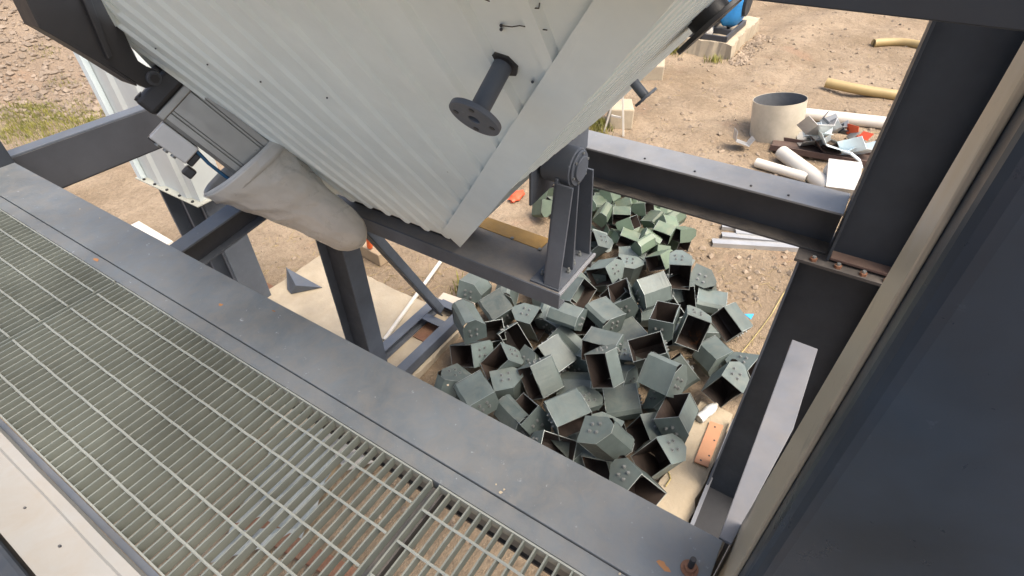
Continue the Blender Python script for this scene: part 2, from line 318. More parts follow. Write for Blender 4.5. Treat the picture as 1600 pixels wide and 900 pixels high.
# ---------------------------------------------------------------- platform under the hopper
t=thing('platform_deck','dusty grey steel platform beam with a yellow stained rear edge, under the hopper','steel platform',(2.17,1.9,2.0))
MB().box(1.972,2.39,1.02,2.95,2.087,2.1).build('deck_plate',DECK,t,.002)
MB().box(1.960,1.9715,1.003,2.95,2.005,2.104).box(1.9716,2.03,1.003,2.95,2.005,2.017).build('front_channel',STEEL,t,.0015)
MB().box(1.972,2.40,1.003,1.0185,2.086,2.1035).build('end_plate',paint('edge_steel',(.24,.25,.27),.45,.2),t,.0015)
MB().prism([V(2.262,1.30,2.1005),V(2.388,1.30,2.1005),V(2.388,2.3,2.1005),V(2.285,2.3,2.1005),V(2.272,1.8,2.1005)],(0,0,.003)).build('yellow_strip',YELLOW,t)
MB().box(2.378,2.39,1.02,2.95,2.005,2.087).build('rear_channel',DARK,t)
for x,y in((2.02,1.05),(2.05,1.13),(2.31,1.05),(2.34,1.14),(2.26,1.30),(2.27,1.5)):
    MB().tube([V(x,y,2.101),V(x,y,2.112)],.011,6).build('bolt',BOLT,t)
# bearing pedestal
t=thing('bearing_pedestal','grey steel pedestal carrying the round trunnion bearing of the hopper','bearing stand',(2.2,1.08,2.104))
MB().box(1.985,2.385,1.020,1.20,2.1015,2.113).build('base_plate',STEEL,t,.0015)
MB().prism([V(2.005,1.115,2.113),V(2.365,1.115,2.113),V(2.305,1.115,2.70),V(2.093,1.115,2.70)],(0,.014,0)).build('stand_plate',STEEL,t,.0015)
MB().prism([V(1.990,1.025,2.1135),V(2.004,1.025,2.1135),V(2.098,1.025,2.68),V(2.084,1.025,2.68)],(0,.089,0)).build('side_flange',STEEL,t,.0015)
MB().prism([V(2.358,1.025,2.1135),V(2.372,1.025,2.1135),V(2.314,1.025,2.68),V(2.300,1.025,2.68)],(0,.089,0)).build('side_flange',STEEL,t,.0015)
MB().prism([V(2.178,1.04,2.1135),V(2.19,1.04,2.1135),V(2.19,1.04,2.66),V(2.178,1.04,2.66)],(0,.0745,0)).build('stiffener',STEEL,t,.0015)
hb=MB().tube([V(2.2,1.06,2.73),V(2.2,1.22,2.73)],.098,40).build('bearing_housing',STEEL,t,.005,True)
MB().tube([V(2.2,1.0475,2.73),V(2.2,1.0595,2.73)],.088,40).build('cap_ring',STEEL,hb,.003,True)
MB().tube([V(2.2,1.034,2.73),V(2.2,1.047,2.73)],.062,36).build('bearing_cover',STEEL,hb,.003,True)
for k in range(6):
    a=k*math.pi/3+.3; MB().tube([V(2.2+.076*math.cos(a),1.040,2.73+.076*math.sin(a)),V(2.2+.076*math.cos(a),1.047,2.73+.076*math.sin(a))],.007,6).build('bolt',BOLT,hb)
for x,y in((2.04,1.07),(2.06,1.165),(2.32,1.07),(2.33,1.165),(2.15,1.05),(2.23,1.06)):
    bb=MB().tube([V(x,y,2.1135),V(x,y,2.128)],.012,6).build('bolt',BOLT,t)
    MB().tube([V(x,y,2.1285),V(x,y,2.145)],.006,8).build('stud',BOLT,bb)
# ---------------------------------------------------------------- hopper
NF=V(-.813,0,-.582)                 # outward normal of its near face
def FX(z): return 1.99-(z-2.2)*.7159
def CY(z): return 1.69-.8415*(z-2.18)        # corner edge: Y at height z
hp=thing('hopper','large white corrugated hopper with sloping sides hanging over the platform','hopper',(2.0,2.2,2.2))
ZT=3.95
_ye=[(atP(px,py,V(1.99,0,2.2),NF)) for px,py in((160,-12),(167,2),(202,69),(217,93),(243,111))]
_ye=sorted([(e.z,e.y) for e in _ye])
def YL(z):
    if z<=_ye[0][0]: return min(2.68,_ye[0][1]+(_ye[0][0]-z)*.4)
    for (a,ya),(b,yb) in zip(_ye,_ye[1:]):
        if z<=b: return ya+(yb-ya)*(z-a)/(b-a)
    return _ye[-1][1]-(z-_ye[-1][0])*.35
def ribs(a,b,pitch,dep,flat=.52,ramp_=.14):
    out=[];s=a
    while s<b:
        for k,h in((0,0),(flat,0),(flat+ramp_,dep),(1-ramp_,dep)): 
            if s+k*pitch<b: out.append((s+k*pitch,h))
        s+=pitch
    return out+[(b,0)]
mb=MB(); vs=[]; nz=26
prof=ribs(CY(ZT)+.03,2.68,.155,.013,.68,.08)
for y,h in prof:
    zl=max(2.2-.010*math.sin(y*60)*0,2.18+(1.69-y)/.8415)
    for k in range(nz):
        z=zl+(ZT-zl)*k/(nz-1); dz=.006*noise.noise(Vector((y*2.3,z*2.3,0)))
        q=V(FX(z),min(y,YL(z)),z)+NF*(h+dz+.004); vs.append(q)
mb.add(vs,[[i*nz+k,(i+1)*nz+k,(i+1)*nz+k+1,i*nz+k+1] for i in range(len(prof)-1) for k in range(nz-1)])
o=mb.build('near_cladding',WHITE,hp); so_=o.modifiers.new('s','SOLIDIFY'); so_.thickness=.0025
NR=V(0,-.7651,-.6439)
mb=MB(); vs=[]; pr2=ribs(FX(ZT)+.02,2.25,.085,.015,.45,.05)
for x,h in pr2:
    zl=max(2.99+.025*noise.noise(V(x*9,0,0)),2.2+(1.99-x)/.7159)
    for k in range(nz):
        z=zl+(ZT-zl)*k/(nz-1); vs.append(V(x,CY(z),z)+NR*(h+.004+.004*noise.noise(Vector((x*3,z*2,7)))))
mb.add(vs,[[(i+1)*nz+k,i*nz+k,i*nz+k+1,(i+1)*nz+k+1] for i in range(len(pr2)-1) for k in range(nz-1)])
o=mb.build('side_cladding',WHITE,hp); so_=o.modifiers.new('s','SOLIDIFY'); so_.thickness=.0025
# folded corner flashing
def cor(z,off=0): return V(FX(z),CY(z),z)
mb=MB(); zb=2.165
q=[cor(zb)+NF*.022+NR*.022,cor(ZT)+NF*.022+NR*.022]
wA,wB=.085,.078
inA=V(FX(zb+.16),CY(zb)+.0,zb+.16)+NF*.020; inB=V(FX(ZT-.0),CY(ZT)+wB,ZT)+NF*.020
dA=V(FX(zb)+.05,CY(zb),zb)+NR*.020; dB=V(FX(ZT)+.05,CY(ZT),ZT)+NR*.020
mb.add([q[0],q[1],inB,inA,dA,dB],[(0,3,2,1),(0,1,5,4)])
o=mb.build('corner_flashing',WHITE,hp); so_=o.modifiers.new('s','SOLIDIFY'); so_.thickness=.002
# steel body inside the cladding
mb=MB(); e=.02
def body(z): return [V(FX(z)+e,CY(z)+.30,z),V(2.25-e,CY(z)+.30,z),V(2.25-e,YL(z)-e,z),V(FX(z)+e,YL(z)-e,z)]
lo=body(2.21);hi=body(ZT-.005); mb.add(lo+hi,[(3,2,1,0),(4,5,6,7),(0,1,5,4),(1,2,6,5),(2,3,7,6),(3,0,4,7)]); mb.build('steel_body',DARK,hp)
MB().prism([V(FX(ZT)-.01,CY(ZT)-.01,ZT+.001),V(2.262,CY(ZT)-.01,ZT+.001),V(2.262,YL(ZT)+.01,ZT+.001),V(FX(ZT)-.01,YL(ZT)+.01,ZT+.001)],V(0,0,.012)).build('top_rim_plate',STEEL,hp,.002)
MB().box(2.06,2.22,1.74,2.64,2.112,2.209).build('discharge_gate',BLACK,hp)
mb=MB(); mb.add([V(2.252,CY(2.2),2.2),V(2.252,2.68,2.2),V(2.252,2.68,3.),V(2.252,YL(3.3),3.3),V(2.252,YL(3.5),3.5),V(2.252,YL(ZT),ZT),V(2.252,CY(ZT),ZT)],[(0,1,2,3,4,5,6)]); mb.add([V(2.25,2.681,2.2),V(FX(2.2),2.681,2.2),V(FX(3.),2.681,3.),V(2.25,2.681,3.)]+[V(x_,YL(z_)+.001,z_) for z_ in (3.15,3.3,3.45,3.6,ZT) for x_ in (FX(z_),2.25)],[(0,1,2,3),(3,2,4,5)]+[(2*k+5,2*k+4,2*k+6,2*k+7) for k in range(4)])
o=mb.build('rear_cladding',WHITE,hp); o.modifiers.new('s','SOLIDIFY').thickness=.003
# support plate of the trunnion
g=[atY(830,322,1.24),atY(830,262,1.24),atY(917,185,1.24),atY(917,240,1.24)]
MB().prism([g[0],V(g[0].x,1.24,3.05),V(g[3].x,1.24,3.05),g[3]],(0,.014,0)).build('trunnion_plate',STEEL,hp,.0015)
MB().tube([V(2.2,1.2205,2.73),V(2.2,1.2395,2.73)],.05,24).build('trunnion_shaft',STEEL,hp,0,True)
def stub(base,n,L,r,fr,ft,name='pipe_stub',m=STEEL,holes=4):
    n=Vector(n).normalized(); s=MB().tube([base-n*.02,base+n*L],r,24).build(name,m,hp,0,True)
    e1=n.orthogonal().normalized(); e2=n.cross(e1); c=base+n*L
    f=MB().ring(c,c+n*ft,fr,r*.62,40).build('flange',m,s,.0015,True)
    MB().tube([c-n*.002,c+n*.001],r*.6,16).build('bore',BLACK,f)
    for k in range(holes):
        a=k*2*math.pi/holes+.55; q=c+n*ft+(e1*math.cos(a)+e2*math.sin(a))*fr*.72
        MB().tube([q-n*.0005,q+n*.0012],fr*.11,12).build('bolt_hole',BLACK,f)
    return s
B0=V(.949,.635,3.654); stub(B0,V(-.80,.03,-.60),.128,.0205,.0565,.012)
MB().tube([B0-NF*.01+V(0,0,0),B0+NF*.012],.034,7).build('torn_hole',BLACK,hp)
stub(V(1.95,.751,3.295),NR,.085,.018,.048,.010)
stub(V(1.70,.475,3.623),NR,.052,.058,.120,.014,m=BLACK)
# felt pen marks and screws on the sheet
def onf(px,py,off=.006): return atP(px,py,V(1.99,0,2.2)+NF*(.004+off),NF)
for pts in(((820,6),(822,12),(842,13),(843,5)),((755,-2),(765,2)),((783,40),(800,42),(812,40),(835,44),(855,47))):
    MB().tube([onf(*q,.010) for q in pts],.0011,6).build('pen_mark',BLACK,hp)
for q in((511,153),(407,128),(324,101),(243,76),(846,57),(832,128),(700,268),(746,283),(783,40),(783,46)):
    MB().tube([onf(*q,.003),onf(*q,.010)],.0032,8).build('screw',DARK,hp)
# black swing arm with pin
t=thing('swing_arm','thick black steel arm at the top left holding the cylinder pin','steel arm',(1.1,2.74,3.3))
YA=2.55
ap=[atY(px,py,YA) for px,py in((40,-12),(68,45),(85,50),(150,90),(215,131),(228,138),(246,134),(254,122),(248,110),(230,104),(216,95),(207,78),(165,-12))]
MB().prism(ap,(0,.045,0)).build('arm_plate',BLACK,t,.003)
ep=[atY(px,py,YA) for px,py in((35,-12),(62,44),(80,54),(150,95),(214,135),(214,131),(150,89),(86,49),(68,43),(42,-12))]
MB().prism(ep,(0,.12,0)).build('edge_flange',BLACK,t,.002)
rb=[atY(px,py,YA) for px,py in((120,-12),(135,-12),(172,88),(165,92))]; MB().prism([q+V(0,-.0008,0) for q in rb],(0,-.022,0)).build('stiffening_rib',BLACK,t,.004)
pc=atY(239,122,YA); pn=MB().tube([pc+V(0,-.014,0),pc+V(0,.2,0)],.030,24).build('pivot_pin',DARK,t,.003,True)
MB().tube([pc+V(0,-.018,0),pc+V(0,-.0145,0)],.019,6).build('pin_head',BLACK,pn)
# ---------------------------------------------------------------- pneumatic cylinder
S=atY(252,132,2.86); Tp=atX(560,376,1.80); ax=(Tp-S).normalized()
vw=((S+Tp)/2-CAM).normalized(); e2=-(vw-ax*vw.dot(ax)).normalized(); e1=ax.cross(e2)
if (dn.dot(e1))<0: e1=-e1              # e1 points down-left in the picture, e2 towards the viewer
cy=thing('pneumatic_cylinder','silver pneumatic cylinder hanging from the black arm beside the hopper','pneumatic cylinder',S)
def cp(s,u,v): return S+ax*s+e1*u+e2*v
def cbox(s0,s1,u0,u1,v0,v1): 
    m=MB(); R=Matrix((ax,e1,e2)).transposed(); m.obox(cp((s0+s1)/2,(u0+u1)/2,(v0+v1)/2),(s1-s0,abs(u1-u0),v1-v0),R if R.determinant()>0 else Matrix((ax,e1,e2)).transposed()); return m
hw=.128
prof=[]
for k in range(4):
    a=k*math.pi/2; c,s_=math.cos(a),math.sin(a)
    for u,v in((1,-.86),(1,-.62),(.93,-.58),(.93,-.50),(1,-.46),(1,.46),(.93,.50),(.93,.58),(1,.62),(1,.86),(.86,1)): prof.append(((u*c-v*s_)*hw,(u*s_+v*c)*hw))
LB=.45
mb=MB(); mb.prism([cp(.10,u,v) for u,v in prof],ax*LB); mb.build('barrel',ALU,cy,.001)
cbox(-.035,.060,-hw*1.06,hw*1.06,-hw*1.06,hw*1.06).build('end_cap',BLACK,cy,.02,seg=3)
cbox(.0605,.0995,-hw*1.0,hw*1.0,-hw,hw).build('cap_spacer',ALU,cy,.006)
for u in(-1,1):
    for v in(-1,1): MB().tube([cp(-.04,u*hw*.86,v*hw*.86),cp(.03,u*hw*.86,v*hw*.86)],.022,16).build('tie_rod_nut',BLACK,cy,.003,True)
cbox(-.07,-.016,-.055,.055,-.05,.05).build('clevis',BLACK,cy,.006)
vb=cbox(.10,.285,hw*1.03,hw*1.03+.10,.0,.11).build('valve_block',paint('valve_alu',(.42,.42,.41),.35,.1,metal=.3,var=.1),cy,.006)
cbox(.286,.318,hw+.03,hw+.10,.01,.085).build('solenoid',BLACK,vb,.006)
cbox(.300,.352,hw+.105,hw+.155,.015,.075).build('connector',BLACK,vb,.008)
cbox(.10,.135,hw+.092,hw+.112,.02,.08).build('end_plate',BLACK,vb,.003)
for s_ in(.15,.19,.23): MB().tube([cp(s_,hw+.086,.05),cp(s_,hw+.118,.05)],.014,12).build('silencer',BOLT,vb,.002,True)
MB().tube([cp(.28,hw+.02,.088),cp(.36,hw+.035,.082),cp(.46,hw+.038,.07),cp(.57,hw+.025,.06),cp(.64,hw+.01,.05)],.009,12).build('air_hose',paint('blue_hose',(.02,.10,.20),.4,0),cy,0,True)
MB().tube([cp(LB+.1,0,0),cp(1.0,0,0)],.035,20).build('piston_rod',ALU,cy,0,True)
# plastic sleeve round its rod end
t=thing('plastic_sleeve','crumpled grey plastic bag wrapped round the lower end of the cylinder','plastic bag',cp(.8,0,0))
mb=MB(); Ltot=(Tp-S).length; ns=70; sg=110; vs=[]; s0=.385*Ltot
RT=[(0,.222),(.06,.222),(.25,.195),(.5,.146),(.75,.126),(.88,.108),(.95,.08),(1,.03)]
def rad(f):
    for (a,ra),(b,rb_) in zip(RT,RT[1:]):
        if f<=b: return ra+(rb_-ra)*(f-a)/(b-a)
    return RT[-1][1]
for i in range(ns):
    f=i/(ns-1); s=s0+f*(Ltot+.03-s0); r=rad(f)
    for k in range(sg):
        a=2*math.pi*k/sg; u,v=math.cos(a),math.sin(a)
        cr=abs(noise.noise(Vector((u*1.6+f*2,v*1.6,f*4.5))))*.09+abs(noise.noise(Vector((u*3.5+v,v*3.5,f*8+u))))*.06+abs(noise.noise(Vector((u*8,v*8+f*3,f*20))))*.025
        cr*=min(1,f*6+.15)
        w_=1.10-cr+.05*noise.noise(Vector((u,v,f*3)))
        vs.append(cp(s-.03*u*(1-f),u*r*w_+.075*(1-f)-.012*math.sin(f*3.1),v*r*w_*.74))
mb.add(vs,[[i*sg+k,i*sg+(k+1)%sg,(i+1)*sg+(k+1)%sg,(i+1)*sg+k] for i in range(ns-1) for k in range(sg)]+[list(range((ns-1)*sg,ns*sg))])
o=mb.build('bag_film',BAG,t,smooth=True); o.modifiers.new('s','SOLIDIFY').thickness=.004
mb=MB(); vs=[]
for i in range(4):
    for k in range(sg):
        a=2*math.pi*k/sg; u,v=math.cos(a),math.sin(a); rr=.236+.004*math.sin(a*7)+.002*i; vs.append(cp(s0-.012+i*.026-.03*u,u*rr*1.04+.055,v*rr*.74))
mb.add(vs,[[i*sg+k,i*sg+(k+1)%sg,(i+1)*sg+(k+1)%sg,(i+1)*sg+k] for i in range(3) for k in range(sg)])
o=mb.build('folded_rim',paint('bag_rim',(.45,.44,.41),.35,.1,var=.08),t,smooth=True); o.modifiers.new('s','SOLIDIFY').thickness=.003
# ---------------------------------------------------------------- clad duct on its dark column
zf=1.46; d0=V(2.0,4.67,zf); d1=V(2.0,5.62,zf); d2=at(352,292,zf)
t=thing('clad_duct','pale sheet-metal duct standing on the dark column behind the arm','duct',(2.1,5.1,zf))
X1=max(2.25,d2.x); ztop=3.15
mb=MB(); pf=[(4.69,0),(4.82,0),(4.85,.03),(4.95,.03),(4.98,0),(5.24,0),(5.27,.03),(5.37,.03),(5.40,0),(5.60,0)]
vs=[];
for y,h in pf: vs+= [V(2.035-h,y,zf+.012),V(2.035-h,y,ztop)]
mb.add(vs,[[2*i,2*i+1,2*i+3,2*i+2] for i in range(len(pf)-1)])
mb.add([V(2.035,4.69,zf+.012),V(X1-.03,4.69,zf+.012),V(X1-.03,4.69,ztop),V(2.035,4.69,ztop)],[(0,1,2,3)])
mb.add([V(X1-.03,4.69,zf+.012),V(X1-.03,5.6,zf+.012),V(X1-.03,5.6,ztop),V(X1-.03,4.69,ztop)],[(0,1,2,3)]); mb.add([V(2.035,5.6,zf+.012),V(X1-.03,5.6,zf+.012),V(X1-.03,5.6,ztop),V(2.035,5.6,ztop)],[(3,2,1,0)])
mb.add([V(2.035,4.69,ztop),V(X1-.03,4.69,ztop),V(X1-.03,5.6,ztop),V(2.035,5.6,ztop)],[(0,1,2,3)])
mb.build('sheet_panel',paint('duct_cladding',(.60,.64,.62),.4,.1,var=.05,bmp=.01),t)
MB().box(1.985,2.03,5.55,5.63,zf+.013,ztop+.01).build('corner_flashing',WHITE,t)
fl=MB().box(1.97,X1,4.64,5.65,zf,zf+.011).build('bottom_flange',paint('duct_flange',(.45,.45,.38),.5,.3),t,.001)
for y in(4.75,4.95,5.15,5.35,5.53): MB().tube([V(1.995,y,zf+.0115),V(1.995,y,zf+.022)],.014,8).build('bolt',BLACK,fl)
t=thing('duct_column','dark grey built-up steel column under the pale duct','steel column',(2.2,5.1,0))
MB().box(2.09,2.37,4.78,4.80,.05,zf-.002).build('side_plate',STEEL,t,.0015)
for y in(4.80,5.14,5.52): MB().box(2.08,2.37,y+.002,y+.035,.05,zf-.003).build('flange',STEEL,t,.0015)
MB().box(2.20,2.22,4.84,5.51,.05,zf-.004).build('web',DARK,t)
MB().box(2.0,2.5,4.70,5.6,.02,.048).build('base_plate',RUSTY,t)
bk=[atY(px,py,4.775) for px,py in((330,330),(412,330),(388,374),(352,374))]
MB().prism([V(2.374,4.779,1.45),V(2.58,4.779,1.45),V(2.44,4.779,1.08),V(2.374,4.779,1.0)],(0,.02,0)).build('haunch_plate',STEEL,t,.0015)
# ---------------------------------------------------------------- right hand frame
t=thing('rear_beam','long grey steel beam joining the right column behind the bearing','steel beam',(2.77,1.4,2.4))
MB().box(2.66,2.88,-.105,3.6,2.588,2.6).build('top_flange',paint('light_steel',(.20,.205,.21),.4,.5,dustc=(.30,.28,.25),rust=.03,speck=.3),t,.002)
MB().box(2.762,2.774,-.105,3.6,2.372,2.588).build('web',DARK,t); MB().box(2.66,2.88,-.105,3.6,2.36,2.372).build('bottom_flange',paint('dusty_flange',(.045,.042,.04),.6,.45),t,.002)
for y in(.15,.33,.62,.9): MB().tube([V(2.70,y,2.6005),V(2.70,y,2.606)],.006,8).build('bolt',BLACK,t)
t=hcol('upper_column','dark upper right steel column rising from the bolted joint plate',2.60,2.86,-.415,-.112,2.372,5.2,2.68,mf=NAVY,mw=NAVY)
for z in (2.385,): MB().box(2.61,2.85,-.40,-.127,2.374,2.386).build('base_plate',BROWN,t,.001)
t=hcol('lower_column','dark lower right steel column under the bolted joint plate',2.60,2.86,-.40,.004,.0705,2.340,2.68,mf=STEEL,mw=NAVY)
jp=MB().box(2.56,2.90,-.43,.02,2.342,2.359).build('joint_plate',paint('joint_plate',(.05,.045,.042),.6,.4,rust=.3,rustc=(.2,.11,.06)),t,.001)
for y in(-.06,-.17,-.28,-.38):
    b=MB().tube([V(2.585,y,2.3595),V(2.585,y,2.374)],.017,6).build('bolt',RUSTY,jp); MB().tube([V(2.585,y,2.3745),V(2.585,y,2.385)],.009,8).build('stud',BOLT,b)
t=thing('skid_frame','dark steel skid frame under the lower right column, light edged along the footing','steel frame',(2.2,-.2,0))
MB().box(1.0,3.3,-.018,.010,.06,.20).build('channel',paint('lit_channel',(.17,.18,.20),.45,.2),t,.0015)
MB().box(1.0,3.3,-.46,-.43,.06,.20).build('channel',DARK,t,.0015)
MB().box(1.0,3.3,-.43,-.018,.05,.07).build('shade_plate',paint('shadowed_plate',(.03,.031,.034),.7,0),t)  # dark sheet added for the shaded ground inside the skid, shade in its colour
t=thing('navy_column','huge glossy navy steel box column filling the right side','steel column',(.75,-.45,0))
MB().prism([V(.575,-.85,0),V(.90,-.85,0),V(.90,-.85,2.62),V(.735,-.85,3.8),V(.70,-.85,4.3),V(.575,-.85,4.3)],V(0,.731,0)).build('column_shell',paint('glossy_navy',(.017,.031,.05),.30,.12,var=.35,bmp=.02,rvar=.14,spec=.45,speck=.12),t,.03,seg=4)
MB().prism([V(.655,-.1185,0),V(.902,-.1185,0),V(.902,-.1185,2.62),V(.737,-.1185,3.8),V(.70,-.1185,4.28),V(.648,-.1185,4.28)],V(0,.0085,0)).build('reflection_plate',TANREFL,t,.002)  # plate added over the navy side to carry the painted ground reflection
t=thing('top_beam','dark blue steel beam across the top right corner','steel beam',(.65,.5,3.9))
MB().box(.60,.605,-.10,1.3,3.889,4.06).box(.6055,.70,-.10,1.3,3.889,3.896).box(.6055,.70,-.10,1.3,4.05,4.057).build('beam_body',NAVY,t,.0015)
# ---------------------------------------------------------------- steel buckets
BW,BD,BH=.294,.21,.273; TH=.005
PF=[(0,BH),(0,.028),(.028,0),(.1155,0),(BD,.105),(BD,BH)]
def inner(pf,t):
    out=[]
    for i,(y,z) in enumerate(pf):
        ds=[]
        for a,b in((i-1,i),(i,i+1)):
            if 0<=a and b<len(pf):
                dy,dz=pf[b][0]-pf[a][0],pf[b][1]-pf[a][1]; l=math.hypot(dy,dz); ds.append((-dz/l,dy/l))
        if len(ds)==1: n=ds[0]; out.append((y+n[0]*t,z+n[1]*t))
        else:
            bx,by=ds[0][0]+ds[1][0],ds[0][1]+ds[1][1]; k=2/(bx*bx+by*by); out.append((y+bx*k*t,z+by*k*t))
    return out
def lc(x,y,z): return V(x,y-BD/2,z-BH/2)
def bucket_mesh(seed,m_out):
    hw_=BW/2-TH; pin=inner(PF,TH); mb=MB(); n=len(PF)
    nx_=9
    def dent(x,y,z):
        k=1-(abs(x)/hw_)**3; n=noise.noise(V(x*7+seed*9,y*6,z*6+seed))
        return V(0,(.010*n-.004*(seed%3))*k*(1 if y>.1 else -1)*(1 if z>BH*.8 else .5),.008*noise.noise(V(x*8,seed*5,y*5))*k)
    for pf,m,fl in((PF,0,False),(pin,1,True)):
        vs=[lc(-hw_+2*hw_*k/(nx_-1),y,z)+dent(-hw_+2*hw_*k/(nx_-1),y,z) for (y,z) in pf for k in range(nx_)]
        fs=[[i*nx_+k,i*nx_+k+1,(i+1)*nx_+k+1,(i+1)*nx_+k] for i in range(n-1) for k in range(nx_-1)]
        mb.add(vs,[f[::-1] if not fl else f for f in fs],m)
    for i in(0,n-1):
        a,b=PF[i],pin[i]; f=(0,1,2,3) if i else (3,2,1,0)
        mb.add([lc(-hw_,*a),lc(hw_,*a),lc(hw_,*b),lc(-hw_,*b)],[f],2)
    sh=mb
    cl=(0,.035,.05)[seed%3]
    pp=[(-.004,BH+.003),(-.004,.03+cl),(.026+cl*.8,-.004),(.119,-.004),(BD+.004,.102),(BD+.004,BH+.003)]
    plates=[]
    for s in(-1,1):
        x0=s*(BW/2-TH); x1=s*BW/2; mb=MB(); k=len(pp)
        A=[lc(x1,*q) for q in pp]; B=[lc(x0,*q) for q in pp]
        mb.add(A,[list(range(k)) if s<0 else list(range(k-1,-1,-1))],0); mb.add(B,[list(range(k)) if s>0 else list(range(k-1,-1,-1))],1)
        mb.add(A+B,[[i,(i+1)%k,(i+1)%k+k,i+k] if s>0 else [(i+1)%k,i,i+k,(i+1)%k+k] for i in range(k)],2); plates.append(mb)
    bolts=[]
    for s in(-1,1):
        for dy,dz in((-.034,-.030),(.034,-.022),(-.026,.036),(.030,.042)):
            x=s*BW/2; c=lc(x,.088+dy,.145+dz); q=MB()
            q.tube([c+V(s*.0002,0,0),c+V(s*.0028,0,0)],.0155,14); q.tube([c+V(s*.0028,0,0),c+V(s*.013,0,0)],.0108,6); q.tube([c+V(s*.013,0,0),c+V(s*.019,0,0)],.0055,8); bolts.append((s,q))
    return sh,plates,bolts
def make_proto(m_out,with_bolts,seed=0):
    sh,pl,bo=bucket_mesh(seed,m_out)
    root=thing('elevator_bucket','bucket','bucket',(0,0,0),'steel buckets dumped in a heap')
    sh.build('shell',[m_out,INSIDE,EDGE],root); ps=[p.build('side_plate',[m_out,INSIDE,EDGE],root) for p in pl]
    if with_bolts:
        for s,q in bo: q.build('bolt',BOLT,ps[0 if s<0 else 1],smooth=False)
    return root
def copy_tree(o,parent=None):
    c=o.copy(); COL.objects.link(c)
    if parent: c.parent=parent
    for ch in list(o.children): copy_tree(ch,c)
    return c
